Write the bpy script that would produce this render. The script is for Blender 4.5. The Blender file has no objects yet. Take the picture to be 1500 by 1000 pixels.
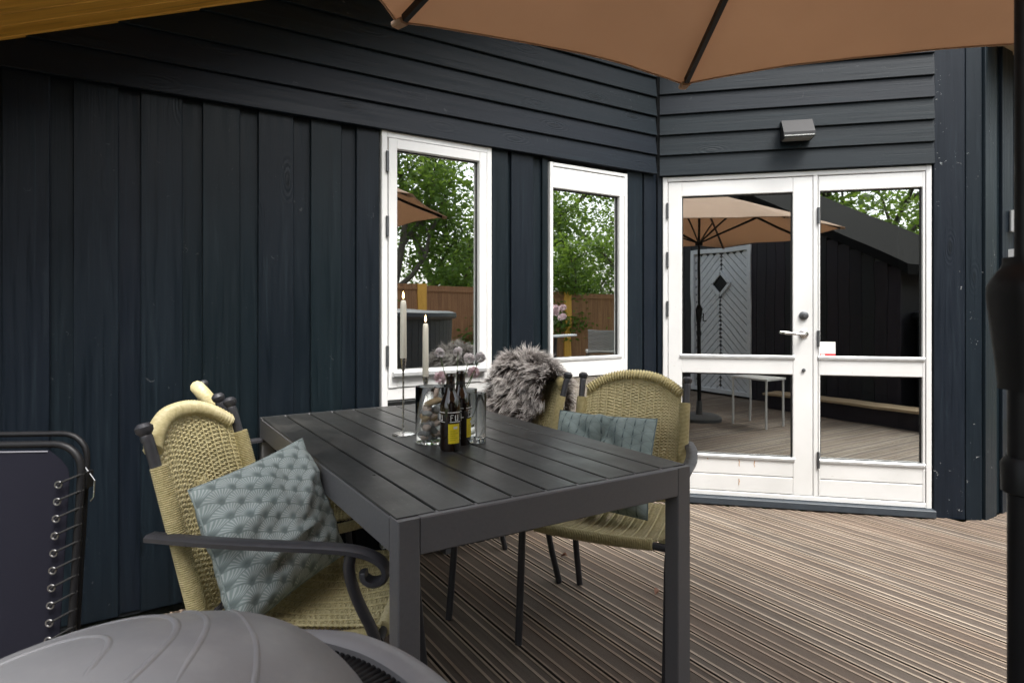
import bpy, math, random
from mathutils import Vector, Matrix, noise as mnoise
random.seed(7)
R = math.radians
sc = bpy.context.scene
col = sc.collection
# ------------------------------------------------------------------ camera, sky, sun, exposure
CAM_H = 1.19
YAW = R(57.67)                      # heading of the lens, measured from the long wall
FW = Vector((math.cos(YAW), math.sin(YAW), 0)); RT = Vector((math.sin(YAW), -math.cos(YAW), 0))
def W(lat, dep, z=0.0):             # metres right of / ahead of the tripod -> world
    v = FW * dep + RT * lat
    return Vector((v.x, v.y, z))
cd = bpy.data.cameras.new('camera'); cam = bpy.data.objects.new('camera', cd); col.objects.link(cam)
cam.location = (0, 0, CAM_H); cam.rotation_euler = (R(90), 0, YAW - R(90))
cd.sensor_width = 36; cd.lens = 36 * 905 / 1500; cd.shift_y = -43 / 1500
cd.clip_start = 0.02; cd.clip_end = 500
cd.dof.use_dof = True; cd.dof.focus_distance = 2.6; cd.dof.aperture_fstop = 7.1
sc.camera = cam
SUN_EL, SUN_AZ = R(58), R(-92)      # azimuth of the sun in the xy plane
wd = bpy.data.worlds.new('World'); sc.world = wd; wd.use_nodes = True
nt = wd.node_tree; nt.nodes.clear()
sky = nt.nodes.new('ShaderNodeTexSky'); sky.sky_type = 'NISHITA'; sky.sun_disc = False
sky.sun_elevation = SUN_EL; sky.sun_rotation = math.pi / 2 - SUN_AZ
sky.air_density = 1.0; sky.dust_density = 4.0; sky.ozone_density = 1.0
hs = nt.nodes.new('ShaderNodeHueSaturation'); hs.inputs['Saturation'].default_value = 0.30
bg = nt.nodes.new('ShaderNodeBackground'); bg.inputs['Strength'].default_value = 0.15
wo = nt.nodes.new('ShaderNodeOutputWorld')
nt.links.new(sky.outputs[0], hs.inputs['Color']); nt.links.new(hs.outputs[0], bg.inputs[0]); nt.links.new(bg.outputs[0], wo.inputs[0])
sl = bpy.data.lights.new('sun', 'SUN'); sl.energy = 1.5; sl.angle = R(24); sl.color = (1, .97, .92)
so = bpy.data.objects.new('sun', sl); col.objects.link(so)
sdir = Vector((math.cos(SUN_EL) * math.cos(SUN_AZ), math.cos(SUN_EL) * math.sin(SUN_AZ), math.sin(SUN_EL)))
so.rotation_euler = sdir.to_track_quat('Z', 'Y').to_euler()
sc.view_settings.view_transform = 'Standard'; sc.view_settings.look = 'None'
sc.view_settings.gamma = 1; sc.view_settings.use_curve_mapping = False
sc.view_settings.exposure = 1.55
try:
    sc.cycles.max_bounces = 10; sc.cycles.transparent_max_bounces = 16; sc.cycles.use_denoising = True
except Exception: pass

# ------------------------------------------------------------------ materials
class NT:
    def __init__(s, name):
        s.m = bpy.data.materials.new(name); s.m.use_nodes = True; s.t = s.m.node_tree; s.t.nodes.clear()
        s.out = s.n('OutputMaterial'); s.b = s.n('BsdfPrincipled'); s.l(s.b.outputs[0], s.out.inputs[0])
    def n(s, k, **kw):
        x = s.t.nodes.new('ShaderNode' + k)
        for a, b in kw.items(): setattr(x, a, b)
        return x
    def l(s, a, b): s.t.links.new(a, b)
    def v(s, sock, val):
        if hasattr(val, 'is_linked'): s.l(val, sock)
        else: sock.default_value = val
    def math(s, op, a, b=0.0, c=None):
        x = s.n('Math', operation=op); s.v(x.inputs[0], a); s.v(x.inputs[1], b)
        if c is not None: s.v(x.inputs[2], c)
        return x.outputs[0]
    def mix(s, f, a, b, bt='MIX'):
        x = s.n('Mix', data_type='RGBA', blend_type=bt); s.v(x.inputs[0], f)
        s.v(x.inputs[6], a if hasattr(a, 'is_linked') else (*a, 1)); s.v(x.inputs[7], b if hasattr(b, 'is_linked') else (*b, 1))
        return x.outputs[2]
    def coord(s, kind='Object', scale=(1, 1, 1), rnd=True):
        tc = s.n('TexCoord'); mp = s.n('Mapping'); mp.inputs['Scale'].default_value = scale
        o = tc.outputs[kind]
        if rnd:
            oi = s.n('ObjectInfo'); va = s.n('VectorMath', operation='ADD'); s.l(o, va.inputs[0])
            cm = s.n('CombineXYZ'); r = s.math('MULTIPLY', oi.outputs['Random'], 37.0)
            for i in range(3): s.l(r, cm.inputs[i])
            s.l(cm.outputs[0], va.inputs[1]); o = va.outputs[0]
        s.l(o, mp.inputs[0]); return mp.outputs[0]
    def noise(s, vec, scale, detail=4.0, rough=.55, dist=0.0):
        x = s.n('TexNoise'); s.l(vec, x.inputs['Vector']); x.inputs['Scale'].default_value = scale
        x.inputs['Detail'].default_value = detail; x.inputs['Roughness'].default_value = rough; x.inputs['Distortion'].default_value = dist
        return x.outputs['Fac']
    def ramp(s, f, a, b, lo=0.0, hi=1.0):
        x = s.n('MapRange'); s.v(x.inputs[0], f); x.inputs[1].default_value = a; x.inputs[2].default_value = b
        x.inputs[3].default_value = lo; x.inputs[4].default_value = hi; return x.outputs[0]
    def bump(s, h, strength=.3, dist=.002):
        x = s.n('Bump'); x.inputs['Strength'].default_value = strength; x.inputs['Distance'].default_value = dist
        s.l(h, x.inputs['Height']); s.l(x.outputs[0], s.b.inputs['Normal'])
    def set(s, base=None, rough=None, metal=None, **kw):
        if base is not None: s.v(s.b.inputs['Base Color'], base if hasattr(base, 'is_linked') else (*base, 1))
        if rough is not None: s.v(s.b.inputs['Roughness'], rough)
        if metal is not None: s.v(s.b.inputs['Metallic'], metal)
        for k, v in kw.items(): s.v(s.b.inputs[k], v)
        return s.m
def simple(name, c, rough=.5, metal=0, var=.18, scale=20, bump=.1, bd=.001):
    t = NT(name); co = t.coord(); f = t.noise(co, scale, 5)
    a = tuple(x * (1 - var) for x in c); b = tuple(min(1, x * (1 + var)) for x in c)
    if bump: t.bump(t.noise(co, scale * 4, 3), bump, bd)
    return t.set(t.mix(f, a, b), t.ramp(f, .3, .7, rough - .06, rough + .08), metal)
def painted_wood(name, c, chips=0.0, rough=.42, tint=.35):
    t = NT(name)                                       # boards lie along local X
    g = t.coord('Object', (1.4, 34, 34)); fine = t.noise(g, 1.6, 6, .65, .6)
    g2 = t.coord('Object', (.5, 7, 7)); big = t.noise(g2, 1.3, 3)
    g3 = t.coord('Object', (1, 1, 1)); speck = t.noise(g3, 38, 3, .6, 1.2); patch = t.noise(g3, 2.6, 3)
    oi = t.n('ObjectInfo')
    k = t.math('ADD', t.math('MULTIPLY', big, .5), t.math('MULTIPLY', oi.outputs['Random'], tint))
    base = t.mix(k, tuple(x * .72 for x in c), tuple(x * 1.35 for x in c))
    wn = t.n('TexWhiteNoise', noise_dimensions='1D'); t.l(t.math('MULTIPLY', oi.outputs['Random'], 91.7), wn.inputs['W'])
    base = t.mix(t.ramp(wn.outputs['Value'], 0, 1, 0, .65), base, (c[0] * 1.25, c[1] * .82, c[2] * 1.15))
    base = t.mix(t.ramp(fine, .55, .8, 0, .5), base, tuple(x * 2.6 for x in c))
    base = t.mix(t.ramp(fine, .45, .28, 0, .5), base, tuple(x * .35 for x in c))
    vk = t.n('TexVoronoi'); vk.inputs['Scale'].default_value = 1.0; t.l(t.coord('Object', (2.0, 6.5, 6.5)), vk.inputs['Vector'])
    kn = t.ramp(vk.outputs['Distance'], .10, .05); kr = t.math('MULTIPLY', t.ramp(vk.outputs['Distance'], .30, .12), t.math('SINE', t.math('MULTIPLY', vk.outputs['Distance'], 95.0)))
    base = t.mix(t.math('MULTIPLY', kn, .5), base, tuple(x * .3 for x in c))
    if chips:
        m = t.math('MULTIPLY', t.ramp(speck, .69, .705), t.ramp(patch, .50, .56))
        base = t.mix(t.math('MULTIPLY', m, chips), base, (.42, .43, .42))
    t.bump(t.math('ADD', t.math('ADD', t.math('MULTIPLY', fine, .8), t.math('MULTIPLY', big, .5)), t.math('ADD', t.math('MULTIPLY', kr, .25), t.math('MULTIPLY', kn, .5))), .5, .0026)
    return t.set(base, t.ramp(fine, .3, .75, rough - .08, rough + .14), **{'Specular IOR Level': .20})
NAVY = (.0042, .0090, .0118)
M_board = painted_wood('dark_blue_paint', NAVY, .08)
M_chip = painted_wood('dark_blue_paint_chipped', (.0058, .0112, .0148), .6)
M_sub = simple('dark_wall_panel', (.005, .007, .009), .6)
def white_paint():
    t = NT('white_paint'); co = t.coord('Object', (1, 1, 1), False); f = t.noise(co, 9, 5); d = t.noise(co, 2.3, 4); s2 = t.noise(co, 70, 2)
    b = t.mix(t.ramp(d, .35, .75), (.66, .66, .65), (.56, .56, .545)); b = t.mix(t.ramp(s2, .72, .76, 0, .55), b, (.42, .38, .33))
    t.bump(f, .12, .001); return t.set(b, t.ramp(f, .3, .7, .28, .42))
M_white = white_paint()
M_rubber = simple('black_gasket', (.012, .012, .012), .6)
M_alu = simple('pale_aluminium_bead', (.62, .63, .63), .35, .6)
M_steel = simple('brushed_steel', (.55, .54, .52), .25, 1.0, .1, 60, .05)
M_hinge = simple('dull_grey_hinge', (.10, .105, .11), .45, .7)
M_sill = simple('slate_blue_sill', (.028, .037, .047), .5, 0, .3, 12, .3)
def glass_pane(name='reflective_pane', f0=.70, f1=.30):
    t = NT(name); t.t.nodes.remove(t.b)
    tr = t.n('BsdfTransparent'); tr.inputs[0].default_value = (.62, .65, .63, 1)
    gl = t.n('BsdfGlossy'); gl.inputs['Roughness'].default_value = 0.0; gl.inputs[0].default_value = (.93, .96, .94, 1)
    fr = t.n('Fresnel'); fr.inputs[0].default_value = 1.5
    co = t.coord('Object', (1, 1, 1)); bm = t.n('Bump'); bm.inputs['Strength'].default_value = .11; bm.inputs['Distance'].default_value = .004
    t.l(t.noise(co, 3.0, 1), bm.inputs['Height']); t.l(bm.outputs[0], gl.inputs['Normal'])
    fac = t.math('ADD', f0, t.math('MULTIPLY', fr.outputs[0], f1))
    mx = t.n('MixShader'); t.l(fac, mx.inputs[0]); t.l(tr.outputs[0], mx.inputs[1]); t.l(gl.outputs[0], mx.inputs[2]); t.l(mx.outputs[0], t.out.inputs[0])
    return t.m
M_pane = glass_pane(); M_pane2 = glass_pane('door_pane', .58, .4)
def clear_glass(name, tint=(.97, .985, .98), fac=1.0):
    t = NT(name); t.t.nodes.remove(t.b)
    tr = t.n('BsdfTransparent'); tr.inputs[0].default_value = (*tint, 1)
    gl = t.n('BsdfGlossy'); gl.inputs['Roughness'].default_value = .01
    lw = t.n('LayerWeight'); lw.inputs[0].default_value = .22
    f = t.math('MULTIPLY', t.math('ADD', t.math('POWER', lw.outputs['Facing'], 2.5), .05), fac)
    mx = t.n('MixShader'); t.l(f, mx.inputs[0]); t.l(tr.outputs[0], mx.inputs[1]); t.l(gl.outputs[0], mx.inputs[2]); t.l(mx.outputs[0], t.out.inputs[0])
    return t.m
def real_glass(name, c, ior=1.45):
    t = NT(name); return t.set(c, .0, 0, **{'Transmission Weight': 1.0, 'IOR': ior})
M_glass = real_glass('clear_drinking_glass', (.96, .975, .97))
def wood(name, c1, c2, rough=.55, sx=1.2, sy=26, bump=.3):
    t = NT(name); co = t.coord('Object', (sx, sy, sy)); f = t.noise(co, 1.5, 6, .6, .8); co2 = t.coord('Object', (1, 6, 6)); k = t.noise(co2, 2.2, 3)
    b = t.mix(t.ramp(f, .3, .72), c1, c2); b = t.mix(t.ramp(k, .64, .74, 0, .6), b, tuple(x * .35 for x in c1)); t.bump(f, bump, .002)
    return t.set(b, t.ramp(f, .3, .7, rough - .05, rough + .1))
M_amber = wood('amber_stained_pine', (.58, .28, .032), (.82, .46, .08), .5)
def deck_mat(name, c1, c2, rib):
    t = NT(name)                                       # boards lie along local Y
    co = t.coord('Object', (30, 1.2, 30)); f = t.noise(co, 1.5, 6, .65, .5); oi = t.n('ObjectInfo')
    tc = t.coord('Object', (1, 1, 1)); p = t.noise(tc, 1.7, 4); gr = t.noise(tc, 160, 2)
    b = t.mix(t.ramp(f, .3, .72), c1, c2)
    b = t.mix(t.ramp(oi.outputs['Random'], 0, 1, 0, .5), b, (.15, .092, .058))
    b = t.mix(t.ramp(p, .45, .72, 0, .6), b, tuple(x * .5 for x in c1))
    sv = t.noise(t.coord('Object', (7, .5, 7)), 1.3, 4); b = t.mix(t.ramp(sv, .38, .66, 0, .6), b, (c1[0] * .62, c1[1] * .52, c1[2] * .45))
    b = t.mix(t.ramp(gr, .62, .72, 0, .5), b, tuple(x * .4 for x in c1))
    if rib:
        tw = t.n('TexCoord'); sx = t.n('SeparateXYZ'); t.l(tw.outputs['Object'], sx.inputs[0])
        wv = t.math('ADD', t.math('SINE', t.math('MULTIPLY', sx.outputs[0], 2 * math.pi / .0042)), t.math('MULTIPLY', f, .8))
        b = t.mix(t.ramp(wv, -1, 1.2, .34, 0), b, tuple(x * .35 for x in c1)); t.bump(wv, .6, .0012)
    else: t.bump(f, .4, .0015)
    return t.set(b, .72)
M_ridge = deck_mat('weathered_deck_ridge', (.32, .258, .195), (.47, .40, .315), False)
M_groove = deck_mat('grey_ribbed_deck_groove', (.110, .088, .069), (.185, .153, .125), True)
M_edge = simple('gap_shade_board_edge', (.035, .027, .02), .9)  # shade of the deck gaps painted into the boards' side and bottom faces
M_frame = simple('charcoal_powder_coat', (.125, .125, .13), .42, .1, .14, 130, .12, .0006)
def slat_mat():
    t = NT('dark_grey_composite_slat'); f = t.noise(t.coord('Object', (1, 30, 30)), 1.5, 6, .6, .8); d = t.noise(t.coord('Object', (1, 1, 1)), 4.5, 5, .65); sp = t.noise(t.coord('Object', (1, 1, 1)), 95, 2)
    sc2 = t.noise(t.coord('Object', (14, 2, 1)), 3.0, 2, .5, 2.0)
    b = t.mix(t.ramp(f, .3, .72), (.021, .022, .021), (.035, .036, .035)); b = t.mix(t.ramp(d, .5, .78, 0, .4), b, (.105, .10, .09)); b = t.mix(t.ramp(sp, .71, .74, 0, .5), b, (.17, .165, .15))
    b = t.mix(t.ramp(sc2, .74, .76, 0, .35), b, (.14, .14, .135)); t.bump(f, .2, .002)
    return t.set(b, t.ramp(d, .3, .75, .27, .55))
M_slat = slat_mat()
M_wick = None
def wicker(name, c1, c2):
    t = NT(name); co = t.coord('Object', (1, 1, 1)); f = t.noise(co, 90, 3); p = t.noise(co, 5, 3)
    b = t.mix(t.ramp(f, .3, .7), c1, c2); b = t.mix(t.ramp(p, .45, .7, 0, .45), b, tuple(x * .55 for x in c1))
    return t.set(b, .48)
M_wick = wicker('straw_coloured_wicker', (.43, .37, .185), (.59, .52, .30))
M_wick2 = wicker('olive_wicker', (.26, .215, .09), (.38, .325, .155))
M_tube = simple('dark_grey_painted_tube', (.040, .040, .045), .42, .2, .25, 60, .15)
def fabric_print(name, c1, c2, line, n, stem):
    t = NT(name); tc = t.n('TexCoord'); sp = t.n('SeparateXYZ'); t.l(tc.outputs['UV'], sp.inputs[0])
    u = t.math('MULTIPLY', sp.outputs[0], n); q = t.math('MULTIPLY', sp.outputs[1], n); h = .31
    row = t.math('FLOOR', t.math('DIVIDE', q, h)); fr = t.math('SUBTRACT', q, t.math('MULTIPLY', row, h))
    def cand(k):
        dv = t.math('ADD', fr, -k * h); par = t.math('FLOORED_MODULO', t.math('ADD', row, k), 2.0)
        du = t.math('SUBTRACT', t.math('FRACT', t.math('ADD', u, t.math('MULTIPLY', par, .5))), .5)
        r = t.math('SQRT', t.math('ADD', t.math('MULTIPLY', du, du), t.math('MULTIPLY', dv, dv)))
        ln = t.math('SINE', t.math('MULTIPLY', t.math('ARCTAN2', du, dv), 30.0))
        return r, ln, du
    r0, l0, d0 = cand(-1); r1, l1, d1 = cand(0)
    i0 = t.math('LESS_THAN', r0, .5)
    def sel(a, b): return t.math('ADD', t.math('MULTIPLY', i0, a), t.math('MULTIPLY', t.math('SUBTRACT', 1.0, i0), b))
    r, ln, du = sel(r0, r1), sel(l0, l1), sel(d0, d1)
    co = t.coord('Object', (1, 1, 1)); nz = t.noise(co, 11, 4); wv = t.noise(t.coord('Object', (1, 1, 1)), 420, 2)
    base = t.mix(t.ramp(nz, .3, .7), c1, c2)
    if stem:
        m = t.math('MULTIPLY', t.math('LESS_THAN', t.math('ABSOLUTE', du), .035), t.ramp(r, .1, .45, 1, .3))
        m2 = t.math('MULTIPLY', t.ramp(ln, .3, .7), t.ramp(r, .12, .3, .45, 0))
        base = t.mix(t.math('MAXIMUM', m, m2), base, line)
        base = t.mix(t.ramp(r, .44, .5, 0, .35), base, line)
    else:
        m = t.math('MULTIPLY', t.ramp(ln, -.1, .6), t.math('MULTIPLY', t.ramp(r, .10, .25), t.ramp(r, .47, .45)))
        base = t.mix(t.math('MULTIPLY', m, .62), base, line)
        base = t.mix(t.ramp(r, .2, .02, 0, .75), base, tuple(x * .35 for x in c1))
        base = t.mix(t.ramp(r, .465, .5, 0, .7), base, tuple(x * .45 for x in c1))
    t.bump(t.math('ADD', wv, nz), .25, .001)
    return t.set(base, .85)
M_fan = fabric_print('fan_print_cotton', (.185, .235, .228), (.265, .315, .305), (.47, .505, .495), 5.2, False)
M_tree = fabric_print('small_tree_print_cotton', (.165, .215, .205), (.24, .295, .28), (.06, .085, .085), 6.0, True)
def canopy_mat():
    t = NT('tan_canopy_cloth'); co = t.coord('Object', (1, 1, 1), False); f = t.noise(co, 3, 3); w = t.noise(co, 600, 2)
    b = t.mix(f, (.43, .305, .215), (.50, .36, .26)); t.bump(w, .15, .0006); t.set(b, .85)
    tl = t.n('BsdfTranslucent'); t.l(b, tl.inputs[0]); mx = t.n('MixShader'); mx.inputs[0].default_value = .5
    t.l(t.b.outputs[0], mx.inputs[1]); t.l(tl.outputs[0], mx.inputs[2]); t.l(mx.outputs[0], t.out.inputs[0]); return t.m
M_canopy = canopy_mat()
M_black = simple('black_plastic', (.008, .008, .009), .45, 0, .2, 40, .1)
M_black.node_tree.nodes['Principled BSDF'].inputs['Specular IOR Level'].default_value = .25
M_navyfab = simple('dark_slate_sling_mesh', (.0115, .0115, .0175), .9, 0, .15, 300, .4)
M_navyfab.node_tree.nodes['Principled BSDF'].inputs['Specular IOR Level'].default_value = .08
M_cord = simple('black_elastic_cord', (.01, .01, .01), .7)
def fur():
    t = NT('grey_brown_fur'); tc = t.n('TexCoord'); sp = t.n('SeparateXYZ'); t.l(tc.outputs['UV'], sp.inputs[0])
    dark = t.mix(sp.outputs[0], (.014, .009, .008), (.07, .047, .037)); tip = t.mix(sp.outputs[0], (.36, .325, .305), (.76, .72, .68))
    return t.set(t.mix(t.ramp(sp.outputs[1], .38, .9), dark, tip), .6)
M_fur = fur()
def shell_mat():
    t = NT('grey_moulded_plastic'); co = t.coord('Object', (1, 1, 1), False); f = t.noise(co, 5, 5, .6); g2 = t.noise(co, 300, 2); sp = t.noise(co, 30, 2, .5); d = t.noise(co, 11, 4, .7)
    b = t.mix(f, (.20, .20, .208), (.26, .26, .268)); b = t.mix(t.ramp(d, .52, .75, 0, .35), b, (.38, .375, .365)); b = t.mix(t.ramp(sp, .75, .765, 0, .8), b, (.66, .66, .66))
    t.bump(g2, .12, .0006); return t.set(b, t.ramp(d, .3, .7, .30, .52))
M_shell = shell_mat()
M_candle = simple('ivory_wax', (.72, .69, .58), .45, 0, .05, 8, .05)
def emis(name, c, s):
    t = NT(name); t.set((0, 0, 0), .5); t.b.inputs['Emission Color'].default_value = (*c, 1); t.b.inputs['Emission Strength'].default_value = s; return t.m
M_flame = emis('candle_flame', (1, .62, .25), 6.0)
def bottle_mat():
    t = NT('dark_brown_bottle_glass'); return t.set((.012, .006, .003), .06, 0, **{'Coat Weight': .6})
M_bottle = bottle_mat()
M_yellow = simple('yellow_paper_label', (.75, .60, .02), .5)
M_ink = simple('white_print', (.75, .75, .73), .5)
M_inkb = simple('black_print', (.02, .02, .02), .5)
M_red = simple('red_print', (.55, .045, .05), .4)
M_stone = simple('beach_stone', (.36, .36, .35), .6, 0, .4, 14, .2)
M_stone2 = simple('tan_stone', (.40, .29, .16), .6, 0, .35, 14, .2)
M_stone3 = simple('pale_shell', (.58, .46, .38), .5, 0, .2, 25, .3)
M_petal = simple('pale_pink_petal', (.86, .70, .72), .6, 0, .1, 30, .1)
M_petal2 = simple('white_petal', (.88, .84, .84), .6, 0, .06, 30, .1)
M_stem = simple('green_stem', (.09, .14, .05), .6)
M_leafdry = simple('dry_leaf', (.16, .075, .045), .7)
def leaf_mat(name, a, b):
    t = NT(name); co = t.coord('Object', (1, 1, 1)); f = t.noise(co, 1.3, 3); g = t.noise(co, 25, 2)
    c = t.mix(t.ramp(t.math('ADD', f, t.math('MULTIPLY', g, .6)), .5, 1.1), a, b); t.set(c, .5)
    tl = t.n('BsdfTranslucent'); t.l(t.mix(.5, c, (.20, .28, .03)), tl.inputs[0]); mx = t.n('MixShader'); mx.inputs[0].default_value = .55
    t.l(t.b.outputs[0], mx.inputs[1]); t.l(tl.outputs[0], mx.inputs[2]); t.l(mx.outputs[0], t.out.inputs[0]); return t.m
M_leaf = leaf_mat('bright_green_leaves', (.075, .15, .025), (.16, .27, .05))
M_leaf2 = leaf_mat('deep_green_leaves', (.05, .10, .02), (.11, .19, .04))
M_bark = simple('grey_bark', (.09, .075, .06), .8, 0, .4, 12, .6, .01)
def grass():
    t = NT('lawn'); co = t.coord('Object', (1, 1, 1), False); f = t.noise(co, 2, 5); g = t.noise(co, 60, 3)
    t.bump(g, .8, .03); return t.set(t.mix(t.math('MULTIPLY', t.math('ADD', f, g), .5), (.03, .055, .014), (.09, .13, .035)), .8)
M_lawn = grass()
def reed():
    t = NT('brown_reed_screen'); co = t.coord('Object', (60, 60, 1.2)); f = t.noise(co, 1.2, 4); t.bump(f, .8, .01)
    return t.set(t.mix(t.ramp(f, .3, .7), (.15, .066, .028), (.38, .19, .085)), .7)
M_reed = reed()
M_shed = painted_wood('shed_dark_paint', (.022, .024, .025), 0, .5)
M_tub = simple('dark_grey_tub_cladding', (.040, .045, .05), .5)
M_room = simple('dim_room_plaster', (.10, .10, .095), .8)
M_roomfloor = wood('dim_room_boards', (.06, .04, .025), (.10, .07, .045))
M_greydoor = simple('silver_grey_door_paint', (.56, .58, .60), .4)
M_curtain = simple('grey_curtain_cloth', (.28, .28, .27), .9)
M_whitebox = simple('white_plastic', (.75, .75, .73), .35)
M_lamp = simple('anthracite_lamp_metal', (.016, .016, .017), .5, .1)
M_hole = simple('dark_void', (.004, .004, .004), .9)

# ------------------------------------------------------------------ mesh helpers
def UPF(t, up):
    t = t.normalized(); s = t.cross(up)
    if s.length < 1e-5: s = t.cross(Vector((1, 0, 0)))
    s.normalize(); return s, s.cross(t).normalized()
class MB:
    def __init__(s): s.v = []; s.f = []; s.m = []; s.uv = {}
    def add(s, vs, fs, mi=0):
        o = len(s.v); s.v += [tuple(x) for x in vs]; s.f += [tuple(i + o for i in f) for f in fs]; s.m += [mi] * len(fs); return s
    def box(s, lo, hi, c=0.0, mi=0, M=None):
        x0, y0, z0 = lo; x1, y1, z1 = hi
        if c <= 0:
            vs = [Vector((x, y, z)) for z in (z0, z1) for y in (y0, y1) for x in (x0, x1)]
            fs = [(0, 2, 3, 1), (4, 5, 7, 6), (0, 1, 5, 4), (1, 3, 7, 5), (3, 2, 6, 7), (2, 0, 4, 6)]
        else:                                          # octagonal bar along the longest axis
            d = (x1 - x0, y1 - y0, z1 - z0); ax = d.index(max(d)); oth = [i for i in range(3) if i != ax]
            a0, a1 = lo[oth[0]], hi[oth[0]]; b0, b1 = lo[oth[1]], hi[oth[1]]; c = min(c, (a1 - a0) * .45, (b1 - b0) * .45)
            pr = [(a0 + c, b0), (a1 - c, b0), (a1, b0 + c), (a1, b1 - c), (a1 - c, b1), (a0 + c, b1), (a0, b1 - c), (a0, b0 + c)]
            vs = []
            for t in (lo[ax], hi[ax]):
                for a, b in pr:
                    p = [0, 0, 0]; p[ax] = t; p[oth[0]] = a; p[oth[1]] = b; vs.append(Vector(p))
            fs = [(i, (i + 1) % 8, (i + 1) % 8 + 8, i + 8) for i in range(8)] + [tuple(range(7, -1, -1)), tuple(range(8, 16))]
            if ax == 1: fs = [tuple(reversed(f)) for f in fs]
        if M is not None: vs = [M @ v for v in vs]
        return s.add(vs, fs, mi)
    def sweep(s, pts, prof, up=Vector((0, 0, 1)), sc_=None, cap=True, mi=0, closed=False):
        pts = [Vector(p) for p in pts]; n = len(prof); vs = []; k = len(pts)
        for i, p in enumerate(pts):
            if closed: t = pts[(i + 1) % k] - pts[i - 1]
            else: t = pts[min(i + 1, k - 1)] - pts[max(i - 1, 0)]
            a, b = UPF(t, up); q = 1 if sc_ is None else sc_[i]
            vs += [p + a * (x * q) + b * (y * q) for x, y in prof]
        fs = []
        for i in range(k if closed else k - 1):
            j = (i + 1) % k
            fs += [(i * n + m, i * n + (m + 1) % n, j * n + (m + 1) % n, j * n + m) for m in range(n)]
        if cap and not closed: fs += [tuple(range(n - 1, -1, -1)), tuple((k - 1) * n + m for m in range(n))]
        return s.add(vs, fs, mi)
    def tube(s, pts, r, n=8, up=Vector((0, 0, 1)), rs=None, mi=0, closed=False):
        return s.sweep(pts, [(math.cos(2 * math.pi * i / n) * r, math.sin(2 * math.pi * i / n) * r) for i in range(n)], up, rs, True, mi, closed)
    def lathe(s, prof, c=(0, 0, 0), n=24, mi=0):
        vs = []; fs = []; c = Vector(c)
        for r, z in prof:
            for i in range(n):
                a = 2 * math.pi * i / n; vs.append(c + Vector((r * math.cos(a), r * math.sin(a), z)))
        for j in range(len(prof) - 1):
            for i in range(n):
                fs.append((j * n + i, j * n + (i + 1) % n, (j + 1) * n + (i + 1) % n, (j + 1) * n + i))
        if prof[0][0] > 1e-4: fs.append(tuple(range(n - 1, -1, -1)))
        if prof[-1][0] > 1e-4: fs.append(tuple((len(prof) - 1) * n + i for i in range(n)))
        return s.add(vs, fs, mi)
    def grid(s, fn, nu, nv, mi=0, uv=False):
        o = len(s.f); vs = [fn(i / nu, j / nv) for j in range(nv + 1) for i in range(nu + 1)]
        fs = [(j * (nu + 1) + i, j * (nu + 1) + i + 1, (j + 1) * (nu + 1) + i + 1, (j + 1) * (nu + 1) + i) for j in range(nv) for i in range(nu)]
        s.add(vs, fs, mi)
        if uv:
            for k in range(len(fs)):
                j, i = divmod(k, nu); s.uv[o + k] = [(i / nu, j / nv), ((i + 1) / nu, j / nv), ((i + 1) / nu, (j + 1) / nv), (i / nu, (j + 1) / nv)]
        return s
    def mesh(s, name, mats, smooth=True, ang=40):
        me = bpy.data.meshes.new(name); me.from_pydata(s.v, [], s.f)
        for m in (mats if isinstance(mats, (list, tuple)) else [mats]): me.materials.append(m)
        if any(s.m): me.polygons.foreach_set('material_index', s.m)
        if s.uv:
            ul = me.uv_layers.new(name='UVMap')
            for p in me.polygons:
                u = s.uv.get(p.index)
                if u:
                    for k, li in enumerate(p.loop_indices): ul.data[li].uv = u[k]
        if smooth:
            me.polygons.foreach_set('use_smooth', [True] * len(me.polygons)); me.set_sharp_from_angle(angle=R(ang))
        me.update(); return me
    def obj(s, name, mats, parent=None, loc=(0, 0, 0), rot=(0, 0, 0), smooth=True, ang=40):
        return link(name, s.mesh(name, mats, smooth, ang), parent, loc, rot)
def link(name, data, parent=None, loc=(0, 0, 0), rot=(0, 0, 0)):
    o = bpy.data.objects.new(name, data); col.objects.link(o); o.location = loc
    if isinstance(rot, Matrix): o.rotation_euler = rot.to_euler()
    else: o.rotation_euler = rot
    if parent: o.parent = parent
    return o
def tag(o, label, cat, group=None, kind=None):
    if label: o['label'] = label
    if cat: o['category'] = cat
    if group: o['group'] = group
    if kind: o['kind'] = kind
    return o
def empty(name, label, cat, loc=(0, 0, 0), rz=0, group=None, kind=None):
    return tag(link(name, None, None, loc, (0, 0, rz)), label, cat, group, kind)
def copy_tree(o, parent=None):
    c = o.copy(); col.objects.link(c); c.parent = parent
    for ch in list(o.children): copy_tree(ch, c)
    return c
def chaikin(p, it=2, closed=False):
    p = [Vector(x) for x in p]
    for _ in range(it):
        q = [] if closed else [p[0]]
        for i in range(len(p) if closed else len(p) - 1):
            a, b = p[i], p[(i + 1) % len(p)]; q += [a * .75 + b * .25, a * .25 + b * .75]
        if not closed: q.append(p[-1])
        p = q
    return p
def rot_from(x, y, z): return Matrix((x, y, z)).transposed()
X3, Y3, Z3 = Vector((1, 0, 0)), Vector((0, 1, 0)), Vector((0, 0, 1))
_pc = {}
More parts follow.
